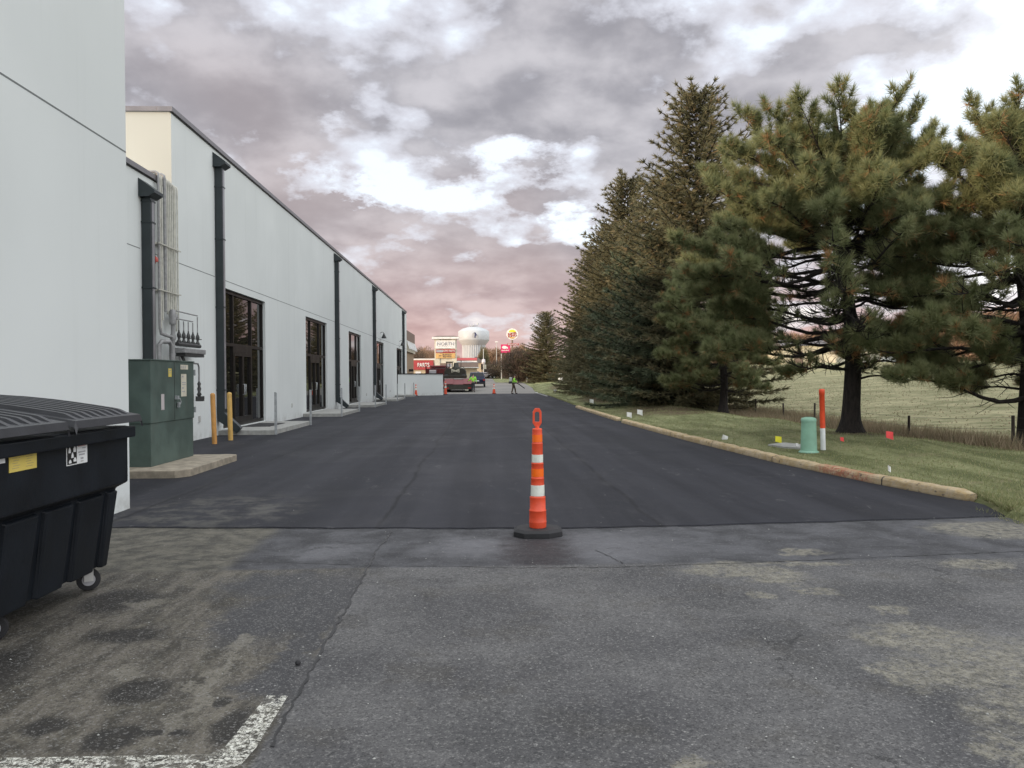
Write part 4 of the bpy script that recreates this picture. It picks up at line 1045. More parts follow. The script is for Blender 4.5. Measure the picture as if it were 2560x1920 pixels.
blades('lawn_grass', terr_pts(pts), .05, .010, M['grassb'], 1, .5)
pts = []
while len(pts) < 5000:   # long tufts that spill over the kerb and the ragged asphalt end
    y = 8.0 + 55 * rg.random() ** 2; x = edge(y) + .09 + abs(rg.normal()) * .06
    pts.append((x, y))
for k in range(2500): y = 7.45 + .9 * rg.random(); pts.append((5.35 + (9 * rg.random() ** 2), y))
blades('kerb_grass', terr_pts(pts), .085, .010, M['grassb'], 2, .7)
pts = []
for k in range(5600):
    cy = 7.8 + 50 * rg.random() ** 1.5; cx = 8.5 + .035 * cy + rg.random() * 3.4
    for j in range(9): pts.append((cx + rg.normal() * .16, cy + rg.normal() * .22))
blades('ditch_weeds', terr_pts(pts), .36, .016, M['weed'], 3, .38)
pts = [(5.8 + 9 * rg.random(), 20 + 100 * rg.random()) for k in range(9000)]
blades('far_grass', terr_pts([p for p in pts if p[0] > edge(p[1]) + .2]), .07, .03, M['grassb'], 4, .5)
pts = [(13 + 40 * rg.random() ** 1.3, 6 + 70 * rg.random()) for k in range(16000)]
blades('pasture_grass', terr_pts(pts), .10, .035, M['weed'], 6, .8)
# loose stones and crumbs on the old pavement
rr = np.random.default_rng(9); O = []
for k in range(420):
    y = 2.9 + 5 * rr.random() ** 1.2; x = rr.uniform(-.85, .75) * y; 
    if x < -2.6 and y > 4: continue
    O.append((x, y, .003 if y < 7.7 else .018))
for k in range(70): 
    y = 8.2 + 14 * rr.random(); O.append((rr.uniform(-.4, .45) * y, y, .018))
vs, ts = [], []
for (x, y, z) in O:
    s = .0028 * (1 + 1.6 * rr.random() ** 3); b = len(vs)
    for (a, c, d) in ((1, 0, 0), (0, 1, 0), (-1, 0, 0), (0, -1, 0), (0, 0, .9)): vs.append((x + a * s * rr.uniform(.7, 1.3), y + c * s * rr.uniform(.7, 1.3), z + d * s))
    ts += [(b, b + 1, b + 4), (b + 1, b + 2, b + 4), (b + 2, b + 3, b + 4), (b + 3, b, b + 4)]
o = big_mesh('loose_gravel', np.array(vs), np.array(ts), M['concrete']); kind(o, 'stuff')
o = MB().lathe([(.012, 0), (.016, .01), (.008, .02), (0.001, .021)], n=7).build('black_stone', M['rubber']); o.location = (-.98, 4.12, .003); tag(o, 'small black stone lying beside the diagonal crack in the old pavement', 'stone')

# ------------------------------------------------------------ lawn furniture
p = drop(2022, 1131)
t_ = empty('utility_pedestal', p); tag(t_, 'pale green plastic utility pedestal on the lawn, left of the orange marker post', 'pedestal')
MB().lathe([(.155, -.05), (.145, 0), (.128, .57)], n=28).build('body', M['pedestal'], t_)
MB().lathe([(.134, .56), (.134, .60), (.12, .625), (.06, .64), (.003, .642)], n=28).build('cap', M['pedestal'], t_)
MB().lathe([(.175, 0.0), (.172, .02), (.15, .035)], n=28).build('foot_flange', M['pedestal'], t_)
p = drop(2058, 1125)
t_ = empty('marker_post', p); t_.rotation_euler = (0, R(-1.2), 0); tag(t_, 'tall orange and white utility marker post between the pedestal and the pine trunk', 'marker post')
MB().lathe([(.045, -.1), (.045, .40)], n=18).build('lower_tube', M['white'], t_)
MB().lathe([(.047, .401), (.047, 1.02), (.052, 1.025), (.052, 1.10), (.048, 1.12), (.01, 1.125)], n=18).build('upper_tube', M['orange'], t_)
def flag(px, py, m, label, h=.14, s=.10, rz=0, fold=.02, tilt=0):
    p = drop(px, py); t_ = empty('marking_flag', p, rz); t_.rotation_euler = (0, tilt, rz); tag(t_, label, 'marking flag', 'utility marking flags in the grass')
    MB().tube([(0, 0, -.03), (0, 0, h)], .0022, 4).build('stake', M['wire'], t_)
    N = 5; vs = []
    for i in range(N + 1):
        u = i / N; 
        for j in (0, 1): vs.append((u * s, fold * sin(u * 3.5) + .008 * j, h - (1 - j) * s * .85 - u * s * (.12 + .2 * (1 - j) * u)))
    o = MB().add(vs, [(2 * i, 2 * i + 2, 2 * i + 3, 2 * i + 1) for i in range(N)]).build('flag', M[m], t_); md = o.modifiers.new('t', 'SOLIDIFY'); md.thickness = .001
flag(2222, 1203, 'flagw', 'white marking flag closest to the near end of the yellow kerb', .20, .075, .9, .02, .25)
flag(1803, 1100, 'flagw', 'folded white marking flag on the lawn halfway along the near kerb', .13, .13, 0, .03, .3)
flag(1990, 1121, 'flagw', 'small white marking flag over the grey vault lid', .10, .06, .5)
flag(1938, 1112, 'flagy', 'yellow marking flag left of the green pedestal', .17, .13, 0, .02)
flag(2101, 1120, 'flagr', 'coral red marking flag at the left foot of the pine trunk', .20, .075, .3, .03)
flag(2215, 1108, 'flagr', 'coral red marking flag to the right of the pine trunk, in front of the weeds', .22, .14, .1, .03)
flag(1567, 1052, 'flagw', 'white marking flag at the gap between the two kerbs, left one of a pair', .28, .17, .2)
flag(1593, 1052, 'flagw', 'white marking flag at the gap between the two kerbs, right one of a pair', .36, .17, -.3)
flag(1474, 1013, 'flagw', 'tiny white marking flag above the start of the far kerb', .3, .2, 0)
flag(1806, 1030, 'orange', 'tiny orange marking flag on the needle litter under the spruces', .28, .1, 0)
flag(1384, 982, 'flagw', 'distant white marking flag lying on the lawn past the ragged asphalt edge', .3, .3, .3)
c_ = at_y(1402, 958, 108); o = Vector(tz(c_.x, 108))
t_ = empty('utility_box', o); tag(t_, 'pale grey utility box on the far lawn in front of the small spruce', 'utility box')
MB().box(-.30, .30, -.25, .25, -.1, 1.15).build('body', M['white'], t_, .03); MB().box(-.32, .32, -.27, .27, 1.15, 1.21).build('lid', M['white'], t_, .02); MB().box(-.12, .12, -.262, -.251, .82, .98).build('label_plate', M['black'], t_)
# wire fence along the ditch
FP = [(9.6, 10.6), (10.0, 14.35), (10.35, 18.6), (10.6, 22.4), (10.95, 25.4), (11.1, 28.4), (11.3, 32), (11.4, 36), (11.5, 40.5), (11.6, 45)]
fn = empty('wire_fence', (10.5, 17.7, 0)); tag(fn, 'low wire fence on dark wooden posts between the lawn and the pasture', 'fence')
tops = []
for i, (x, y) in enumerate(FP):
    z = terrain(x, y); h = .72 + .06 * sin(i * 2.1); lx = .03 * sin(i * 3.3)
    MB().tube([(x - 10.5, y - 17.7, z - .2), (x - 10.5 + lx, y - 17.7, z + h)], [.035, .03], 7).build('fence_post', M['wood'], fn); tops.append(Vector((x - 10.5 + lx, y - 17.7, z + h)))
mb = MB()
for a, b in zip(tops, tops[1:]):
    for dz in (.04, .25, .45): 
        m_ = (a + b) / 2; mb.tube([a - Vector((0, 0, dz)), m_ - Vector((0, 0, dz + .03)), b - Vector((0, 0, dz))], .0035, 3, cap=False)
mb.build('wire', M['valve'], fn)

# ------------------------------------------------------------ trailer, paver, trucks, cars
def P_(mb, n, m, par, bevel=0, loc=None): 
    o = mb.build(n, M[m], par, bevel)
    if loc: o.location = loc
    return o
def wheel(par, x, y, r, w=.25, name='wheel', rim='greyplastic', z=None):
    e = empty(name, (x, y, z if z is not None else r)); e.parent = par
    pts = [(r * cos(q * pi / 10), r * sin(q * pi / 10)) for q in range(20)]
    P_(MB().prism(pts, -w / 2, w / 2, 'x'), 'tyre', 'rubber', e, .02)
    P_(MB().prism([(a * .58, b * .58) for a, b in pts], -w / 2 - .012, w / 2 + .012, 'x'), 'rim', rim, e)
    return e
tr = empty('lowboy_trailer', (-2.52, 80, .02)); tag(tr, 'scuffed maroon equipment trailer with sloped tail deck, parked past the screen wall', 'trailer')
P_(MB().prism([(0, .42), (0, .82), (2.2, 1.32), (9.5, 1.32), (9.5, 1.05), (2.4, 1.02)], -1.5, 1.5, 'x'), 'deck', 'maroon', tr, .02)
P_(MB().prism([(-.06, .28), (-.02, .80), (.2, .80), (.2, .28)], -1.42, 1.42, 'x'), 'rear_bumper', 'darkmach', tr, .02)
P_(MB().box(-1.45, 1.45, .25, 8.8, .55, .80), 'frame', 'darkmach', tr)
for s in (-1, 1):
    P_(MB().prism([(-.09, .84), (.0, .90), (2.1, 1.40), (2.1, 1.345), (0, .845)], s * .95 - .45, s * .95 + .45, 'x'), 'ramp', 'maroon', tr, .01)
    P_(MB().box(s * 1.15 - .17, s * 1.15 + .17, -.075, -.061, .38, .50), 'tail_light', 'tail', tr)
    for y in (3.2, 4.3): wheel(tr, s * 1.15, y, .40, .45)
P_(MB().box(.72, 1.05, -.09, -.061, .17, .30), 'number_plate', 'beige', tr)
P_(MB().box(-1.5, 1.5, 2.08, 2.2, 1.325, 1.42), 'stop_rail', 'greyplastic', tr)
pv = empty('asphalt_paver', (-3.0, 85.2, 1.35)); tag(pv, 'sooty dark asphalt paver loaded on the maroon trailer, seen from behind', 'paver')
P_(MB().prism([(-1.2, .15), (-1.15, .9), (-.85, 1.2), (.85, 1.2), (1.15, .95), (1.2, .15)], -.6, 2.6, 'y'), 'hopper_body', 'darkmach', pv, .06)
for s in (-1, 1): P_(MB().prism([(-.7, 0), (-.9, .35), (-.5, .62), (2.6, .62), (3.0, .35), (2.8, 0)], s * .95 - .2, s * .95 + .2, 'x'), 'crawler_track', 'rubber', pv, .05)
P_(MB().box(-1.28, 1.28, -1.1, -.62, .0, .42), 'screed', 'darkmach', pv, .04)
P_(MB().add([(-.38, -.66, 1.12), (-.38, -.66, .72), (0, -.66, .84), (.48, -.66, .72), (.48, -.66, 1.12), (.05, -.66, .98), (-.38, -.61, 1.12), (-.38, -.61, .72), (0, -.61, .84), (.48, -.61, .72), (.48, -.61, 1.12), (.05, -.61, .98)],
   [(0, 1, 2, 5), (2, 3, 4, 5), (6, 11, 8, 7), (8, 11, 10, 9), (0, 6, 7, 1), (1, 7, 8, 2), (2, 8, 9, 3), (3, 9, 10, 4), (4, 10, 11, 5), (5, 11, 6, 0)]), 'rear_panel', 'beige', pv)
P_(MB().box(-.3, -.18, -.672, -.661, .82, .93).box(.28, .40, -.672, -.661, .82, .93), 'lamp', 'black', pv)
P_(MB().lathe([(.42, 1.2), (.42, 1.3), (.30, 1.36), (.24, 1.75), (.2, 1.8), (.0, 1.8)], (.1, .1, 0), 14), 'exhaust_hood', 'darkmach', pv)
P_(MB().tube([(.62, .1, 1.2), (.64, .1, 1.7), (.66, .1, 2.05)], .035, 8), 'exhaust_stack', 'darkmach', pv)
P_(MB().box(-.98, -.9, -.1, 0, 1.1, 1.85).box(-.34, -.26, -.1, 0, 1.1, 1.85).box(-.98, -.26, -.1, .0, 1.78, 1.88).box(-1.0, -.2, -.15, .9, 1.86, 1.93), 'cab_frame', 'darkmach', pv, .01)
P_(MB().box(-.86, -.38, -.05, -.03, 1.3, 1.7), 'cab_window', 'carwhite', pv); P_(MB().box(-.62, -.56, -.07, -.051, 1.3, 1.72), 'window_bar', 'black', pv)
P_(MB().tube([(-1.1, -.5, 1.0), (-.9, -.4, 1.45), (-.6, -.3, 1.3)], .03, 6).tube([(1.1, -.5, 1.0), (.9, -.4, 1.35), (.5, -.3, 1.3)], .03, 6), 'handrail', 'darkmach', pv)
dt = empty('dump_truck', (-5.3, 91, .1)); tag(dt, 'dark red work truck standing ahead of the trailer behind the screen wall', 'truck')
P_(MB().prism([(-1.2, .9), (-1.3, 2.5), (1.3, 2.5), (1.2, .9)], 0, 5, 'y'), 'dump_box', 'carred', dt, .04)
P_(MB().box(-1.2, 1.2, 5.3, 7.3, .9, 2.95), 'cab', 'carred', dt, .12); P_(MB().box(-.9, .9, 5.26, 5.31, 2.0, 2.7), 'rear_window', 'carglass', dt)
for x in (-1.35, -.35, .9): P_(MB().box(x, x + .13, -.06, .02, .9, 2.75), 'stake_post', 'carred', dt)
P_(MB().box(-.9, -.1, -.14, -.065, 1.75, 2.35), 'toolbox', 'greyprint', dt, .02); P_(MB().box(-.85, -.15, -.15, -.141, 2.2, 2.32), 'toolbox_lid', 'carwhite', dt)
P_(MB().box(-.5, .5, 0, 8.4, .6, .9), 'chassis', 'black', dt); P_(MB().box(-1.1, 1.1, 7.31, 8.6, .9, 1.9), 'bonnet', 'carred', dt, .1)
for s in (-1, 1):
    for y in (1.2, 2.4, 7.2): wheel(dt, s * 1.0, y, .5, .35)

def car(loc, rz, label, paint, kindc='suv', L=4.7, W=1.9, H=1.72, group=None):
    t_ = empty('parked_car', loc, rz); tag(t_, label, 'car', group); s = H / 1.72; l = L / 2
    if kindc == 'suv':
        side = [(-l, .45), (-l - .02, .95), (-l + .05, 1.08), (l - 1.25, 1.05), (l - .15, .92), (l, .7), (l, .42)]; top = [(-l + .12, 1.06), (-l + .35, H - .06), (-l + .8, H), (l - 2.1, H - .02), (l - 1.25, 1.04)]
    else:
        side = [(-l, .42), (-l, .85), (-l + .2, .96), (l - 1.2, .96), (l - .12, .82), (l, .6), (l, .38)]; top = [(-l + .55, .95), (-l + 1.1, H - .06), (-l + 1.6, H), (l - 2.2, H - .04), (l - 1.3, .95)]
    P_(MB().prism(side, -W / 2, W / 2, 'x'), 'body', paint, t_, .06)
    g = MB(); k = len(top); w = W / 2 - .06; wt = W / 2 - .22; zb, zt = top[0][1], H
    f = lambda z: w + (wt - w) * (z - zb) / (zt - zb)
    vs = [(-f(z), y, z) for y, z in top] + [(f(z), y, z) for y, z in top]
    g.add(vs, [tuple(range(k)), tuple(range(2 * k - 1, k - 1, -1))] + [(i, i + k, (i + 1) % k + k, (i + 1) % k) for i in range(k)]); cabn = P_(g, 'cabin', paint, t_, .03)
    # windows sit 3 mm outside the cabin shell
    def on(y, z, sx): return (sx * (f(z) + .004), y, z)
    y0, y1 = top[0][0], top[-1][0]
    for sx in (-1, 1): P_(MB().add([on(y0 + .45, zb + .05, sx), on(y1 - .2, zb + .05, sx), on(y1 - .85, H - .12, sx), on(y0 + .62, H - .12, sx)], [(0, 1, 2, 3)]), 'side_window', 'carglass', t_)
    a, b = top[0], top[1]; d = -.012
    P_(MB().add([(-f(a[1]) + .12, a[0] + .04 + d, a[1] + .06), (f(a[1]) - .12, a[0] + .04 + d, a[1] + .06), (f(b[1]) - .08, b[0] + d - .02, b[1] - .05), (-f(b[1]) + .08, b[0] + d - .02, b[1] - .05)], [(0, 1, 2, 3)]), 'rear_window', 'carglass', t_)
    for sx in (-1, 1):
        P_(MB().box(sx * (W / 2 - .17) - .11, sx * (W / 2 - .17) + .11, -l - .035, -l + .01, .78, .98), 'tail_light', 'tail', t_)
        P_(MB().box(sx * (W / 2 - .2) - .12, sx * (W / 2 - .2) + .12, l - .05, l + .02, .6, .75), 'headlight', 'white', t_)
        for y in (-l + .85, l - .9): wheel(t_, sx * (W / 2 - .1), y, .34, .22)
    P_(MB().box(-.26, .26, -l - .04, -l - .02, .72, .84), 'number_plate', 'white', t_); P_(MB().box(-W / 2 + .03, W / 2 - .03, -l - .06, -l + .05, .38, .58), 'bumper', 'carblack', t_, .03)
    return t_
car((-.72, 99, rise(99) + .01), 0, 'dark navy sport utility vehicle seen from behind, right of the trailer', 'navy', 'suv', 4.8, 2.05, 1.85)
car((-1.4, 165, rise(165) + .02), R(-62), 'pale pinkish parked car glinting beyond the lot, behind the navy vehicle', 'carwhite', 'suv', 4.6, 1.9, 1.6)
car((.9, 172, rise(172)), R(-75), 'pale low sedan parked on the far street', 'carwhite', 'sedan', 4.6, 1.85, 1.4)
car((3.3, 168, rise(168)), R(80), 'black parked car at the right end of the far street', 'carblack', 'sedan', 4.7, 1.9, 1.5)
car((.6, 178, rise(178) + .3), R(80), 'dark grey parked van behind the pale sedan', 'carblack', 'suv', 4.9, 1.9, 1.9)

# ------------------------------------------------------------ people
def person(loc, rz, label, sc=1.0, stance=(.17, -.16), lean=.06, arms=None, pants='trousers', pack=False):
    t_ = empty('person', loc, rz); t_.scale = (sc,) * 3; tag(t_, label, 'person')
    a, b = stance
    sh = (lean * 1.0, 1.42)
    pts = [(0, 0, .95), (lean * .4, 0, 1.15), (lean * .9, 0, 1.36), (lean * 1.15, 0, 1.48), (lean * 1.4, 0, 1.55), (lean * 1.5 + .015, 0, 1.64), (lean * 1.5 + .01, 0, 1.71)]
    ed = [(i, i + 1) for i in range(6)]; r = [(.15, .11), (.14, .10), (.16, .10), (.06, .055), (.055, .055), (.075, .09), (.06, .07)]
    pts.append((lean * 1.5 + .105, 0, 1.625)); ed.append((5, 7)); r.append(.014)      # nose
    for s, st in ((1, a), (-1, b)):
        n = len(pts); pts += [(0, s * .095, .88), (st * .55 + .035, s * .10, .49), (st, s * .11, .09), (st + .15, s * .13, .045)]; ed += [(0, n), (n, n + 1), (n + 1, n + 2), (n + 2, n + 3)]; r += [.088, .058, .042, .035]
        arm = arms[0 if s > 0 else 1]; n = len(pts)
        pts += [(sh[0], s * .19, sh[1]), arm[0], arm[1]]; ed += [(2, n), (n, n + 1), (n + 1, n + 2)]; r += [.058, .043, .03]
        hd = (Vector(arm[1]) - Vector(arm[0])).normalized(); base = len(pts) - 1
        pl = Vector(arm[1]) + hd * .06; pts.append(tuple(pl)); ed.append((base, base + 1)); r.append((.036, .018))
        sd = hd.cross(Vector((0, 1, 0))).normalized(); pm = len(pts) - 1
        for k, ln in enumerate((.07, .08, .075, .06)):
            q = pl + sd * (.027 - .018 * k); e1 = q + hd * ln * .6; e2 = e1 + (hd * .5 - Vector((0, s * .7, 0))).normalized() * ln * .45; m_ = len(pts)
            pts += [tuple(q + hd * .01), tuple(e1), tuple(e2)]; ed += [(pm, m_), (m_, m_ + 1), (m_ + 1, m_ + 2)]; r += [.011, .009, .007]
        th = Vector(arm[1]) + hd * .03 + sd * .035; m_ = len(pts); pts += [tuple(th), tuple(th + (hd + sd * .6).normalized() * .05)]; ed += [(base, m_), (m_, m_ + 1)]; r += [.011, .009]
    body = skin('body', pts, ed, r, M['skin'], t_, 2)
    # trousers and boots
    tp = [(0, 0, .98), (0, 0, .90)]; te = [(0, 1)]; trr = [(.165, .125), (.165, .13)]
    for s, st in ((1, a), (-1, b)):
        n = len(tp); tp += [(0, s * .095, .84), (st * .55 + .035, s * .10, .49), (st - .0, s * .11, .12)]; te += [(1, n), (n, n + 1), (n + 1, n + 2)]; trr += [.105, .078, .07]
    skin('trousers', tp, te, trr, M[pants], t_, 2)
    for s, st in ((1, a), (-1, b)):
        skin('boot', [(st - .02, s * .11, .13), (st - .01, s * .11, .055), (st + .10, s * .12, .05), (st + .18, s * .135, .045)], [(0, 1), (1, 2), (2, 3)], [.062, .055, .05, .042], M['boot'], t_, 2)
    jp = [(0, 0, .96), (lean * .4, 0, 1.15), (lean * .9, 0, 1.36), (lean * 1.1, 0, 1.46)]; je = [(0, 1), (1, 2), (2, 3)]; jr = [(.17, .135), (.165, .125), (.18, .125), (.085, .075)]
    for s in (1, -1):
        arm = arms[0 if s > 0 else 1]; n = len(jp); e = Vector(arm[0]); h = Vector(arm[1])
        jp += [(sh[0], s * .20, sh[1]), tuple(e), tuple(e.lerp(h, .8))]; je += [(2, n), (n, n + 1), (n + 1, n + 2)]; jr += [.075, .062, .048]
    skin('jacket', jp, je, jr, M['hivis'], t_, 2)
    skin('cap', [(lean * 1.5 + .0, 0, 1.70), (lean * 1.5 + .0, 0, 1.735), (lean * 1.5 + .12, 0, 1.70)], [(0, 1), (0, 2)], [(.088, .10), (.07, .08), (.05, .015)], M['darkcloth'], t_, 2)
    P_(MB().tube([(lean + .0, -.16, 1.12), (lean + .0, .16, 1.12)], .005, 4), 'belt', 'black', t_) if 0 else None
    return t_
w1 = person((2.78, 70.9, .018), R(-8), 'worker in a lime jacket standing mid road, carrying a backpack leaf blower', .97, (.20, -.15), .09, (((.16, .27, 1.20), (.36, .20, 1.12)), ((.14, -.27, 1.18), (.36, -.22, 1.02))))
lb = empty('leaf_blower', (2.78, 70.9, .018), R(-8)); tag(lb, 'backpack leaf blower with a long black tube worn by the standing worker', 'leaf blower')
P_(MB().box(-.36, -.12, -.17, .17, 1.12, 1.5), 'backpack_frame', 'greyplastic', lb, .05)
P_(MB().lathe([(.0, -.1), (.17, -.1), (.19, 0), (.17, .1), (.0, .1)], (0, 0, 0), 16), 'fan_housing', 'black', lb, 0, (-.25, 0, 1.02))
P_(MB().tube([(-.2, -.2, .98), (.05, -.3, .95), (.32, -.27, .98), (.55, -.27, .86), (1.05, -.27, .48)], [.05, .055, .05, .045, .038], 10), 'blower_tube', 'black', lb)
P_(MB().tube([(-.1, -.12, 1.48), (.1, -.13, 1.44), (.2, -.12, 1.25), (.02, -.14, 1.05)], .018, 6).tube([(-.1, .12, 1.48), (.1, .13, 1.44), (.2, .12, 1.25), (.02, .14, 1.05)], .018, 6), 'strap', 'black', lb)
person((-.98, 79.3, .03), R(78), 'worker in a bright lime shirt standing at the right rear corner of the trailer', 1.06, (.08, -.08), .05, (((-.02, .36, 1.16), (.05, .52, 1.05)), ((.02, -.29, 1.14), (.02, -.30, .90))), 'darkcloth')

# ------------------------------------------------------------ distant buildings and signs
def bldg(name, loc, label, cat='building', rz=0): t_ = empty(name, loc, rz); tag(t_, label, cat); return t_
b = bldg('strip_mall', (-7.6, 78, 0), 'tan brick shop building with a striped awning just past the white building')
P_(MB().box(-14, -.15, 0, 10, 0, 5.3), 'wall', 'brick', b); P_(MB().box(-14, 0, -.1, 10.1, 5.301, 6.35), 'parapet', 'brown', b, .02)
aw = MB()
for k in range(12): aw.prism([(.07, 5.28), (.07, 5.2), (.30, 4.42), (.33, 4.5)], .2 + k * .8, .2 + k * .8 + .42, 'y')
P_(aw, 'awning', 'white', b)
P_(MB().box(.01, .06, .2, 9.8, 4.2, 5.3), 'sign_band', 'creamsign', b); P_(MB().box(-.14, .3, 4.2, 4.6, 2.2, 2.45), 'wall_lamp', 'black', b)
# car parts store
y = 128; c = at_y(1060, 930, y); b = bldg('parts_store', (c.x, y, rise(y)), 'low shop with a red fascia reading AUTO PARTS in white letters')
P_(MB().box(-9, 4.6, 0, 12, 0, 3.7), 'wall', 'tanwall', b); P_(MB().box(-9.2, 4.8, -.1, 12.2, 3.701, 3.9), 'coping', 'signwhite', b)
P_(MB().box(-7.5, 1.55, -.25, -.001, 2.1, 3.6), 'fascia', 'redsign', b); P_(MB().box(-1.4, -.5, -.05, -.001, 0, 1.8), 'doorway', 'white', b); P_(MB().box(1.6, 4.5, -.06, -.001, .3, 3.2), 'storefront', 'brown', b)
text('AUTO', 'letters', M['signwhite'], b, (-3.35, -.28, 2.85), w=2.9, h=.75, ext=.04, bold=.02); text('PARTS', 'letters', M['signwhite'], b, (-.05, -.28, 2.85), w=1.95, h=.70, ext=.04, bold=.02) 
# pylon sign
y = 112; z0 = rise(y); s = y / F_PX * 1.0
cx = (at_y(1087, 900, y).x + at_y(1142, 900, y).x) / 2; W2 = (at_y(1142, 900, y).x - at_y(1087, 900, y).x) / 2
zz = lambda py: at_y(1114, py, y).z - z0
b = bldg('pylon_sign', (cx, y, z0), 'tall cream pylon sign with hipped roof, NORTH panel and red and amber panels', 'sign')
top = zz(848)
P_(MB().box(-W2, -W2 + .75, -.5, .5, 0, top), 'pillar', 'creamsign', b, .01); P_(MB().box(W2 - .75, W2, -.5, .5, 0, top), 'pillar', 'creamsign', b, .01)
P_(MB().box(-W2 + .751, W2 - .751, -.4, .4, zz(908), top - .001), 'cross_panel', 'creamsign', b); P_(MB().box(-W2 + .751, W2 - .751, -.35, .35, 0, zz(915)), 'lower_panel', 'creamsign', b)
P_(MB().box(-W2 - .35, W2 + .35, -.85, .85, top, top + .28), 'cornice', 'signwhite', b, .02)
zr = top + .281; h = zz(839.5) - zr; e = .35
P_(MB().add([(-W2 - e, -.85, zr), (W2 + e, -.85, zr), (W2 + e, .85, zr), (-W2 - e, .85, zr), (-W2 + .35, -.2, zr + h), (W2 - .35, -.2, zr + h), (W2 - .35, .2, zr + h), (-W2 + .35, .2, zr + h)], [(0, 1, 5, 4), (1, 2, 6, 5), (2, 3, 7, 6), (3, 0, 4, 7), (4, 5, 6, 7), (3, 2, 1, 0)]), 'roof', 'roofbrown', b)
pw = W2 - .18
def panel(p0, p1, m, n='sign_panel'): return P_(MB().box(-pw, pw, -.60, -.501, zz(p1), zz(p0)), n, m, b, .01)
panel(851, 871.5, 'signwhite'); panel(873.5, 882.5, 'redsign'); panel(883.5, 896, 'orangesign')
text('NORTH', 'letters', M['greyprint'], b, (0, -.62, zz(860)), w=pw * 1.72, h=.46, ext=.02, bold=.008)
text('- - - - - - - -', 'small_letters', M['greyprint'], b, (0, -.62, zz(866.5)), w=pw * 1.4, h=.05, ext=.02)
P_(MB().box(-pw + .08, -pw + 1.0, -.62, -.601, zz(881), zz(875)), 'logo_plate', 'greyprint', b)
text('AUTO PARTS', 'letters', M['signwhite'], b, (.45, -.62, zz(878)), w=pw * 1.25, h=.26, ext=.02, bold=.01)
text('BUFFALO', 'letters', M['brown'], b, (.2, -.62, zz(887.2)), w=1.25, h=.22, ext=.02, bold=.015); text('WILD WINGS', 'letters', M['brown'], b, (.2, -.62, zz(892)), w=1.25, h=.20, ext=.02, bold=.015)
P_(MB().box(-.95, -.62, -.62, -.601, zz(890.5), zz(888.3)), 'logo_mark', 'brown', b)
# tan mansard building right of the pylon
y = 135; xa, xb = at_y(1140, 930, y).x, at_y(1197, 930, y).x; z0 = rise(y); zz = lambda py: at_y(1168, py, y).z - z0
b = bldg('mansard_shop', ((xa + xb) / 2, y, z0), 'tan low shop with a brown mansard roof right of the pylon sign'); w = (xb - xa) / 2
P_(MB().box(-w - 3, w - .35, 0, 9, 0, zz(920)), 'wall', 'tanwall', b); P_(MB().box(-w - 3.2, w, -.5, 9.5, zz(920), zz(918.2)), 'lower_fascia', 'signwhite', b)
P_(MB().prism([(-.5, zz(918.1)), (.1, zz(906)), (9, zz(906)), (9.5, zz(918.1))], -w - 3.1, w - .1, 'x'), 'roof', 'brown', b); P_(MB().box(-w - 3.2, w - .3, .05, 9.1, zz(905.9), zz(902)), 'upper_fascia', 'signwhite', b)
P_(MB().box(-w + .6, w - 1.2, -.02, -.001, .2, 1.4), 'shop_window', 'paleye', b)
y = 160; c = at_y(1163, 899, y); b = bldg('red_roof_shop', (c.x, y, rise(y)), 'shop with a red roof line showing just under the water tower'); zz = lambda py: at_y(1163, py, y).z - rise(y)
P_(MB().box(-2.6, 2.2, 0, 10, 0, zz(901)), 'wall', 'tanwall', b); P_(MB().prism([(-.3, zz(901)), (.3, zz(894.5)), (9, zz(894.5)), (10.3, zz(901))], -2.8, 2.4, 'x'), 'roof', 'redsign', b)
y = 190; xa, xb = at_y(1192, 930, y).x, at_y(1300, 930, y).x; z0 = rise(y); zz = lambda py: at_y(1230, py, y).z - z0
b = bldg('yellow_warehouse', ((xa + xb) / 2, y, z0), 'long pale yellow building at the end of the street, behind bare trees'); w = (xb - xa) / 2
P_(MB().box(-w, w, 0, 15, 0, zz(912)), 'wall', 'paleye', b); P_(MB().box(-w - .1, w + .1, -.1, 15.1, zz(911.9), zz(909.5)), 'coping', 'slate', b); P_(MB().box(-w + .8, -w + 2.6, -.05, -.001, .3, 2.6), 'doorway', 'white', b)
y = 175; c = at_y(1205, 900, y); b = bldg('grey_gable_house', (c.x - 1.3, y, rise(y)), 'small house with a dark grey gable roof at the foot of the water tower', 'house'); zz = lambda py: at_y(1200, py, y).z - rise(y)
P_(MB().box(-1.6, 1.6, 0, 8, 0, zz(907)), 'wall', 'tanwall', b); P_(MB().prism([(-2.0, zz(907)), (0, zz(891)), (2.0, zz(907))], -.4, 8.4, 'y'), 'roof', 'slate', b)
# buildings glimpsed between the pine branches
for (px, py, y, w, h, m, lab) in ((2015, 905, 150, 4.6, 3.4, 'paleye', 'pale yellow barn glimpsed left of the near pine trunk'), (2155, 912, 165, 4.2, 2.6, 'creamsign', 'small whitish shed glimpsed right of the near pine trunk'), (2290, 921, 170, 9, 1.6, 'white', 'long low white shed at the crest of the pasture')):
    c = at_y(px, py, y); z = terrain(c.x, y)
    b = bldg('farm_building', (c.x, y, z), lab); P_(MB().box(-w, w, 0, 8, -.3, h), 'wall', m, b); P_(MB().prism([(-.4, h), (4, h + 1.3), (8.4, h)], -w - .3, w + .3, 'x'), 'roof', 'slate', b)
    P_(MB().box(-w * .5, -w * .5 + 1.6, -.05, -.001, 0, h * .7).box(w * .2, w * .2 + 1, -.05, -.001, h * .4, h * .7), 'doorway', 'brown', b)

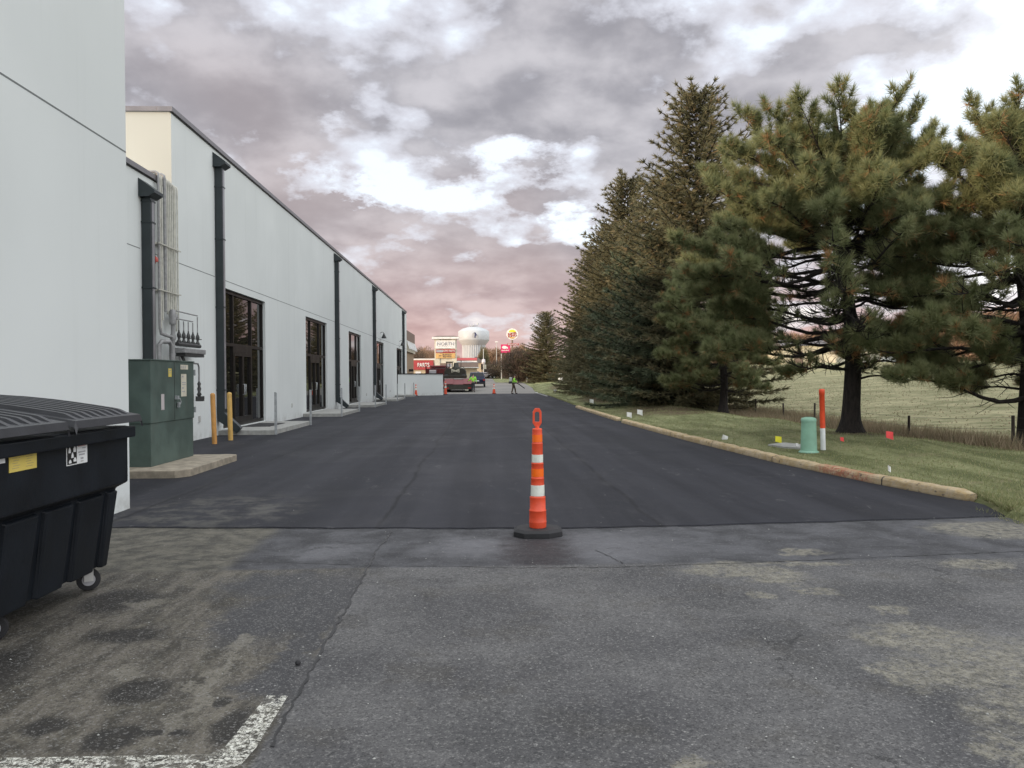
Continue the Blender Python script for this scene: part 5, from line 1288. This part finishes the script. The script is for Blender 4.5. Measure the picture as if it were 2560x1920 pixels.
# water tower
y = 400; k = y / F_PX * 1.0; c = at_y(1184.7, 900, y); zz = lambda py: at_y(1184, py, y).z
wt = bldg('water_tower', (c.x, y, 0), 'large white water tower with a fluted column, lit warm on its left side', 'water tower')
R1 = 7.95
P_(MB().lathe([(5.95, zz(862) - .3), (R1 - .2, zz(852) - .1), (R1, zz(850)), (R1 + .02, zz(829)), (R1 - .4, zz(827.5)), (5.8, zz(822)), (3.4, zz(818.6)), (1.6, zz(817)), (.01, zz(816.7))], n=72), 'tank', 'tower', wt)
fl = MB(); N = 160; prof = []
for z, r_ in ((0, 5.35), (zz(862) - .25, 5.85)):
    for i in range(N):
        a_ = 2 * pi * i / N; rr_ = r_ + (.16 if (i % 4) in (0, 1) else -.16); prof.append((rr_ * cos(a_), rr_ * sin(a_), z))
fl.add(prof, [(i, (i + 1) % N, N + (i + 1) % N, N + i) for i in range(N)]); P_(fl, 'column', 'tower', wt)
P_(MB().lathe([(R1 + .05, zz(850) - .1), (R1 + .12, zz(850)), (R1 + .05, zz(850) + .1)], n=72), 'girder_ring', 'tower', wt)
ra = MB()
for i in range(10):
    a_ = 2 * pi * i / 10; ra.tube([(2.2 * cos(a_), 2.2 * sin(a_), zz(818)), (2.2 * cos(a_), 2.2 * sin(a_), zz(815))], .06, 4)
ra.lathe([(2.2, zz(815)), (2.2, zz(815) + .1)], n=24); P_(ra, 'roof_rail', 'tower', wt)
for (dx, p0, p1, r_) in ((-2.2, 818, 808.5, .25), (-1.5, 818, 810, .12), (.1, 817, 809, .22), (2.1, 818, 808, .45)):
    P_(MB().tube([(dx, -.8, zz(p0)), (dx, -.8, zz(p1))], [.07, .07], 6).tube([(dx, -.8, zz(p1 + 4.5)), (dx, -.8, zz(p1))], r_, 8), 'antenna', 'tower', wt)
def emblem(poly, m, d=.05):
    vs = []
    for dd in (d, d + .03):
        for (u, v) in poly:
            a_ = -pi / 2 + u / R1; vs.append(((R1 + dd) * cos(a_), (R1 + dd) * sin(a_), v))
    n = len(poly); P_(MB().add(vs, [tuple(range(n)), tuple(range(2 * n - 1, n - 1, -1))] + [(i, (i + 1) % n, (i + 1) % n + n, i + n) for i in range(n)]), 'emblem', m, wt)
zc = zz(840.5)
for (u, v, a_, b_) in ((-1.0, -.2, .55, 1.2), (.3, -1.3, 1.5, .35), (1.2, -.5, .45, .7), (-.2, 1.1, .9, .4)):
    emblem([(u + .75 + a_ * cos(q * pi / 5), zc + v + b_ * sin(q * pi / 5)) for q in range(10)], 'towergrey')
emblem([(.75 + u, zc + v) for u, v in ((-.25, -1.2), (.25, -1.2), (.35, -.1), (1.1, .1), (1.0, .5), (.35, .5), (.5, 1.3), (.0, 1.5), (-.5, 1.35), (-.2, .9), (-.15, .2))], 'towernavy', .09)

# round burger sign on a pole
y = 150; c = at_y(1281, 900, y); zz = lambda py: at_y(1281, py, y).z - rise(y); xx = lambda px: at_y(px, 850, y).x - c.x
b = bldg('burger_sign', (c.x, y, rise(y)), 'round white and yellow burger sign on a tall pole above the far trees', 'sign')
P_(MB().tube([(0, 0, 0), (0, 0, zz(850))], .17, 10), 'pole', 'brown', b)
zc = zz(835.5); Rr = (xx(1297) - xx(1268)) / 2
disc = [(Rr * cos(q * pi / 20), zc + Rr * .98 * sin(q * pi / 20)) for q in range(40)]
P_(MB().prism(disc, -.25, .15, 'y'), 'sign_face', 'signwhite', b, .03)
def bun(z0, up, w, h, m):
    pts = [(w * cos(pi * q / 14), z0 + up * h * sin(pi * q / 14)) for q in range(15)]; P_(MB().prism(pts, -.30, -.251, 'y'), 'bun', m, b)
bun(zc + Rr * .34, 1, Rr * .62, Rr * .42, 'flagy'); bun(zc - Rr * .50, -1, Rr * .52, Rr * .30, 'orangesign')
M['burgerred'] = simple('burger_red', (.45, .06, .02), .5)
text('BURGER', 'letters', M['burgerred'], b, (-.02, -.29, zc + Rr * .14), w=Rr * 1.5, h=Rr * .30, rot=(pi / 2, R(-8), 0), ext=.03, bold=.015)
text('KING', 'letters', M['burgerred'], b, (.02, -.29, zc - Rr * .25), w=Rr * 1.5, h=Rr * .50, rot=(pi / 2, R(-8), 0), ext=.03, bold=.03)
P_(MB().box(xx(1268), xx(1297), -.2, .12, zz(863.5), zz(858.5)), 'reader_board', 'redsign', b, .01)
text('BREAKFAST', 'letters', M['signwhite'], b, ((xx(1269.5) + xx(1296)) / 2, -.22, zz(861)), w=xx(1295.5) - xx(1270), h=.27, ext=.02, bold=.01)
# magenta square sign
y = 156; c = at_y(1263, 900, y); zz = lambda py: at_y(1263, py, y).z - rise(y); xx = lambda px: at_y(px, 850, y).x - c.x
b = bldg('magenta_sign', (c.x, y, rise(y)), 'square magenta sign with a white emblem, left of the burger sign pole', 'sign')
P_(MB().box(xx(1252), xx(1254), -.1, .1, 0, zz(884)).box(xx(1273), xx(1274.5), -.1, .1, 0, zz(884)), 'pole', 'greyplastic', b)
P_(MB().box(xx(1252), xx(1275), -.2, .1, zz(882), zz(861)), 'sign_face', 'pink', b, .02)
P_(MB().lathe([(.0, 0), (.48, .02), (.5, .05)], n=14), 'emblem', 'signwhite', b, 0, (xx(1261), -.23, zz(868.5))); bpy.context.view_layer.update()
o = [q for q in COL.objects if q.parent == b and q.name.startswith('emblem')][0]; o.rotation_euler = (pi / 2, 0, 0); o.scale = (1, .62, 1)
P_(MB().prism([(xx(1265), zz(869)), (xx(1269), zz(867)), (xx(1270), zz(871)), (xx(1267), zz(872))], -.24, -.201, 'y'), 'emblem', 'signwhite', b)
mb = MB()
for q in range(8): mb.box(xx(1254 + q * 2.3), xx(1255.4 + q * 2.3), -.23, -.201, zz(877.3), zz(875.2 - .5 * (q % 2)))
P_(mb, 'letters', 'signwhite', b)
# street lamps and a signal by the far street
for (px, py, y, lab) in ((1208.5, 872, 150, 'slim pale street pole with a round globe beside the far street'), (1241, 856, 185, 'distant light pole with a bright head above the bare trees')):
    c = at_y(px, py, y); z = rise(y); b = bldg('street_lamp', (c.x, y, z), lab, 'street lamp')
    P_(MB().tube([(0, 0, 0), (0, 0, c.z - z)], [.09, .06], 8), 'pole', 'greyplastic', b)
    if y == 150: P_(MB().lathe([(0.01, -.6), (.3, -.5), (.38, 0), (.3, .5), (.01, .6)], n=14), 'globe', 'carwhite', b, 0, (0, -.1, at_y(px, 905, y).z - z))
    else: P_(MB().box(-.35, .35, -.2, .2, 0, .22), 'lamp_head', 'signwhite', b, .05, (0, 0, c.z - z))
c = at_y(1205, 917, 140); b = bldg('traffic_signal', (c.x, 140, rise(140)), 'black traffic signal head on a post near the far crossing', 'traffic light')
P_(MB().tube([(0, 0, 0), (0, 0, c.z - rise(140) + .4)], .06, 8), 'post', 'valve', b); P_(MB().box(-.17, .17, -.2, -.061, c.z - rise(140) - .5, c.z - rise(140) + .5), 'signal_head', 'black', b, .03)
P_(MB().box(.25, .75, -.03, .03, c.z - rise(140) - .4, c.z - rise(140) + .4), 'street_sign', 'creamsign', b)
c = at_y(1317, 957, 120); o = MB().lathe([(.12, 0), (.12, .75), (.08, .85), (.01, .88)], n=12).build('short_marker', M['flagw']); o.location = tz(c.x, 120); tag(o, 'short white marker post where the far grass begins', 'marker')

# ------------------------------------------------------------ bare and autumn trees far off
def fuzzy(loc, label, H, W, seed, mat, name='bare_tree', cat='tree', n=5200, ln=.55, w=.05, trunk=True, group=None, low=.2):
    rng = np.random.default_rng(seed); q = random.Random(seed); t_ = empty(name, loc); tag(t_, label, cat, group)
    mb = MB(); mb.tube([(0, 0, -.3), (q.uniform(-.2, .2), 0, H * .3), (q.uniform(-.4, .4), 0, H * .65)], [H * .022, H * .016, H * .006], 7)
    ends = []
    for i in range(16):
        a_ = q.uniform(0, 2 * pi); z0 = H * q.uniform(low * .6, .5); L = q.uniform(.6, 1) * W; e = Vector((cos(a_) * L * q.uniform(.3, 1), sin(a_) * L * q.uniform(.3, 1), min(H, z0 + H * q.uniform(.2, .5))))
        s0 = Vector((0, 0, z0)); m_ = s0.lerp(e, .5) + Vector((0, 0, -.03 * H)); mb.tube([s0, m_, e], [H * .009, H * .006, H * .002], 4, cap=False); ends += [m_, e]
    tk = mb.build('trunk', M['barkred'], t_)
    u = rng.normal(size=(n, 3)); u /= np.linalg.norm(u, axis=1, keepdims=True); r_ = rng.random(n) ** .45
    lump = 1 + .18 * np.sin(u[:, 0] * 5 + seed) * np.cos(u[:, 2] * 6 + u[:, 1] * 4)
    O = u * (r_ * lump)[:, None] * np.array([W, W, H * (1 - low) / 2]) + np.array([0, 0, H * (1 + low) / 2])
    D = u * .6 + np.array([0, 0, .7]); D /= np.linalg.norm(D, axis=1, keepdims=True)
    V, T, A = needle_fan(O, D, 2, ln, w, .5, rng, (rng.random(n) < .15) * .8)
    big_mesh('crown', V, T, M[mat], t_, A); return t_
for (px, y, H, W, m, lab, n) in ((1043, 150, 6.2, 2.0, 'twigs', 'bare tree over the parts store roof, nearest to the tan brick wall', 2600), (1062, 158, 6.4, 2.4, 'autumn', 'reddish autumn tree above the red fascia', 3000), (1079, 165, 6.0, 2.2, 'autumn', 'reddish tree between the parts store and the pylon sign', 2600),
    (1296, 118, 4.9, 2.7, 'twigs', 'grey bare tree behind the worker with the blower', 6500), (1250, 165, 3.9, 3.6, 'twigs', 'bare shrubby tree in front of the pale yellow building', 3200), (1322, 128, 5.0, 2.4, 'twigs', 'grey brown thicket tree left of the last spruce', 4200),
    (1210, 180, 7.2, 1.2, 'spruce', 'dark evergreen at the foot of the water tower', 4000)):
    c = at_y(px, 940, y); fuzzy(tz(c.x, y), lab, H, W, int(px), m, n=n, low=.05 if m != 'spruce' else .0)
# woods far off that read as one mass
def wood(name, y, tab, mat, seed, n, depth, base=0, ln=1.2, w=.16):
    rng = np.random.default_rng(seed); O = []
    px0, px1 = tab[0][0], tab[-1][0]
    while len(O) < n:
        px = rng.uniform(px0, px1); yy = y + rng.uniform(0, depth); c = at_y(px, 940, yy); zt = at_y(px, lerp_tab(px, tab) + 3 * sin(px * .21 + seed) + 2 * sin(px * .057), y).z
        zb = terrain(c.x, yy) if yy < 400 else base
        f = rng.random() ** .7; z = zb + (zt - zb) * f * rng.uniform(.85, 1.0)
        O.append((c.x, yy, z))
    O = np.array(O); D = rng.normal(size=O.shape) * .5 + np.array([0, 0, .8]); D /= np.linalg.norm(D, axis=1, keepdims=True)
    V, T, A = needle_fan(O, D, 2, ln, w, .5, rng, (rng.random(len(O)) < .12) * .6); o = big_mesh(name, V, T, M[mat], None, A); return kind(o, 'stuff')
wood('distant_woods', 235, [(1196, 890), (1212, 874), (1235, 868), (1262, 872), (1290, 868), (1310, 866), (1345, 880), (1420, 900)], 'autumn', 1, 16000, 25, ln=1.3, w=.22)
wood('distant_woods', 235, [(1420, 905), (1560, 890), (1760, 860), (1930, 838), (2100, 828), (2300, 800), (2480, 770), (2620, 765)], 'autumn', 2, 60000, 22, ln=1.7, w=.32)
wood('distant_woods', 245, [(1020, 880), (1060, 872), (1095, 884), (1150, 895)], 'autumn', 3, 6000, 20, ln=1.2, w=.2)
wood('hedge_bushes', 128, [(1300, 940), (1330, 934), (1362, 942), (1390, 946)], 'twigs', 4, 5000, 6, ln=.5, w=.06)
wood('roadside_brush', 178, [(1196, 945), (1240, 941), (1300, 940), (1330, 938)], 'weed', 5, 3000, 6, ln=.5, w=.08)
# far hill that carries the wood on the right
hv = []; hf = []
HX = list(range(-500, 700, 25)); HY = [238, 262, 330, 420, 600]
for yy in HY:
    for xx_ in HX:
        hgt = 2 + 16 * sm(60, 190, xx_) * sm(230, 330, yy) ; hv.append((xx_, yy, hgt - (1.5 if yy == 238 else 0)))
for j in range(len(HY) - 1):
    for i in range(len(HX) - 1): n = len(HX); hf.append((j * n + i, j * n + i + 1, (j + 1) * n + i + 1, (j + 1) * n + i))
o = MB().add(hv, hf, True).build('hills', M['autumn']); kind(o, 'structure')

# ------------------------------------------------------------ light, sky, camera
SUN_EL, SUN_AZ = R(6.5), math.atan2(-.88, -.475)      # where the sun stands: behind the camera to the left
sd = Vector((cos(SUN_EL) * -.88, cos(SUN_EL) * -.475, sin(SUN_EL)))
L = bpy.data.lights.new('sun', 'SUN'); L.energy = 3.9; L.angle = R(.8); L.color = (1.0, .76, .54)
so = bpy.data.objects.new('sun', L); COL.objects.link(so); so.rotation_euler = sd.to_track_quat('Z', 'Y').to_euler(); so.location = (-50, -40, 30)

W = bpy.data.worlds.new('World'); S.world = W; W.use_nodes = True
t = NT(W.node_tree); W.node_tree.nodes.clear()
d = t.new('ShaderNodeTexCoord').outputs['Generated']
nrm = t.vmath('NORMALIZE', d)
sx = t.new('ShaderNodeSeparateXYZ'); t.put(sx.inputs[0], nrm); dx, dy, dz = sx.outputs
sky = t.new('ShaderNodeTexSky', sky_type='NISHITA'); sky.sun_disc = False; sky.sun_elevation = SUN_EL; sky.sun_rotation = math.atan2(sd.x, sd.y)
up = t.math('ADD', t.math('MAXIMUM', dz, 0), .34)
cmb = t.new('ShaderNodeCombineXYZ'); t.put(cmb.inputs[0], t.math('DIVIDE', dx, up)); t.put(cmb.inputs[1], t.math('DIVIDE', dy, up)); cmb.inputs[2].default_value = 3.1
cp = cmb.outputs[0]
n1 = t.noise(cp, 3.4, 8, .52, .1); n2 = t.noise(cp, 8.0, 6, .52, .1); n3 = t.noise(cp, .42, 3, .5)
warp = t.vmath('MULTIPLY', t.vmath('SUBTRACT', t.noise(cp, 5.5, 6, .62, col=True), (.5, .5, .5)), (.20, .20, .16))
wd = t.vmath('ADD', nrm, warp)
def sky_blob(px, py, rx, ry, tilt=0, amt=1.):
    """a break (or thickening) of the cloud deck round a fixed bearing"""
    c = ray(px * 1.1573, py * 1.1573).normalized(); side = Vector((c.y, -c.x, 0)).normalized(); upv = side.cross(c)
    a, b = side * cos(tilt) + upv * sin(tilt), upv * cos(tilt) - side * sin(tilt); k = 1.1573 / F_PX
    df = t.vmath('SUBTRACT', wd, tuple(c))
    u = t.math('DIVIDE', t.vmath('DOT_PRODUCT', df, tuple(a)), rx * k); v = t.math('DIVIDE', t.vmath('DOT_PRODUCT', df, tuple(b)), ry * k)
    r2 = t.math('ADD', t.math('MULTIPLY', u, u), t.math('MULTIPLY', v, v))
    return t.math('MULTIPLY', t.math('EXPONENT', t.math('MULTIPLY', r2, -1)), amt)
gaps = [(2060, 250, 300, 75, .35, 1.1), (2200, 180, 200, 60, .5, .9), (1700, 65, 130, 60, .3, .55), (1850, 140, 110, 45, .4, .5), (1230, 195, 45, 40, 0, .5), (800, 420, 200, 30, .05, .85), (1080, 385, 170, 36, .15, .9), (1020, 470, 130, 38, .1, .6), (1200, 500, 140, 28, .1, .7), (430, 230, 60, 40, -.3, .45),
        (330, 100, 60, 100, 0, .3), (700, 245, 110, 26, .1, .4), (700, 185, 100, 24, .4, .25), (620, 385, 60, 35, 0, .5), (1440, 15, 60, 40, 0, .45), (900, 545, 60, 20, 0, .25), (640, 640, 120, 14, 0, .2)]
thick = [(950, 120, 420, 110, 0, .5), (560, 330, 170, 60, .1, .35), (1150, 270, 260, 70, 0, .5), (860, 480, 230, 40, 0, .55), (1350, 200, 150, 160, 0, .35), (1100, 600, 400, 70, 0, .6), (1950, 60, 200, 45, .35, .6), (2190, 30, 120, 60, 0, .5), (1240, 450, 90, 30, 0, .4), (1050, 700, 400, 60, 0, .5)]
den = t.math('ADD', t.math('MULTIPLY', t.math('SUBTRACT', n1, .5), 4.4), t.math('MULTIPLY', t.math('SUBTRACT', n2, .5), 2.2))
for g_ in thick: den = t.math('ADD', den, sky_blob(*g_))
for g_ in gaps: den = t.math('SUBTRACT', den, sky_blob(*g_))
fc = t.ramp(t.math('ADD', den, .27), -.38, .50)
# colours of the cloud deck: rose near the horizon, mauve grey above
low = t.ramp(dz, .02, .20, 1, 0)
pinkm = t.math('MULTIPLY', low, t.ramp(n3, .25, .6, .6, 1))
cl = t.mix(t.ramp(n2, .3, .72), hexc(163, 162, 170), hexc(210, 208, 214))
cl = t.mix(t.ramp(n1, .50, .72, 0, .7), cl, hexc(152, 151, 159))
cl = t.mix(t.ramp(t.noise(cp, .9, 2), .48, .68, 0, .36), cl, hexc(206, 184, 180))
cl = t.mix(pinkm, cl, t.mix(t.ramp(n2, .3, .7), hexc(207, 168, 163), hexc(234, 198, 190)))
skyc = t.mix(low, (.96, 1.03, 1.14), (1.0, .88, .86))
skyc = t.mix(.04, skyc, sky.outputs[0])
# extra brightness added to unseen sky overhead, behind and right, lighting walls and trees
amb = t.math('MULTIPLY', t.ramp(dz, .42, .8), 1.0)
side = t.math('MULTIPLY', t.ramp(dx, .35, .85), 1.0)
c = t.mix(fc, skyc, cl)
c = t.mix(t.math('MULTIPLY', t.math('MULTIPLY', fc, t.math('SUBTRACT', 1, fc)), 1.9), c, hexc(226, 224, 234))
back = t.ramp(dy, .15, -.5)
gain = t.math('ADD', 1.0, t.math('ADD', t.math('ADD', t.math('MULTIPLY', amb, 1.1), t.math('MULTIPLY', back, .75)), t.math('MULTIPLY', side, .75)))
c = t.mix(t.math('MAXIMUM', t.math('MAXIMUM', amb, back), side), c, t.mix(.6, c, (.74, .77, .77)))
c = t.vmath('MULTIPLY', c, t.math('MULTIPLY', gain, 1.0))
c = t.mix(t.ramp(dz, -.02, .0, 1, 0), c, (.10, .10, .08))
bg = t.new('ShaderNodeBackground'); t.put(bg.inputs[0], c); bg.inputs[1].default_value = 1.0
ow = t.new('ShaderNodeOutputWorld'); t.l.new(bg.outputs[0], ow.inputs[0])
W.cycles.sampling_method = 'MANUAL'; W.cycles.sample_map_resolution = 512

cam = bpy.data.cameras.new('camera'); cam.sensor_width = 36; cam.lens = 36 * F_PX / 2560; cam.clip_start = .05; cam.clip_end = 3000
co = bpy.data.objects.new('camera', cam); COL.objects.link(co); S.camera = co
co.matrix_world = Matrix.Translation(EYE) @ Matrix.Rotation(-YAW, 4, 'Z') @ Matrix.Rotation(pi / 2 + PITCH, 4, 'X') @ Matrix.Rotation(-ROLL, 4, 'Z')
S.view_settings.view_transform = 'Standard'; S.view_settings.look = 'None'; S.view_settings.exposure = 0; S.view_settings.gamma = 1
S.render.engine = 'CYCLES'
S.cycles.max_bounces = 6; S.cycles.diffuse_bounces = 3; S.cycles.glossy_bounces = 3; S.cycles.transparent_max_bounces = 6; S.cycles.transmission_bounces = 2
S.cycles.use_denoising = True; S.cycles.caustics_reflective = False; S.cycles.caustics_refractive = False
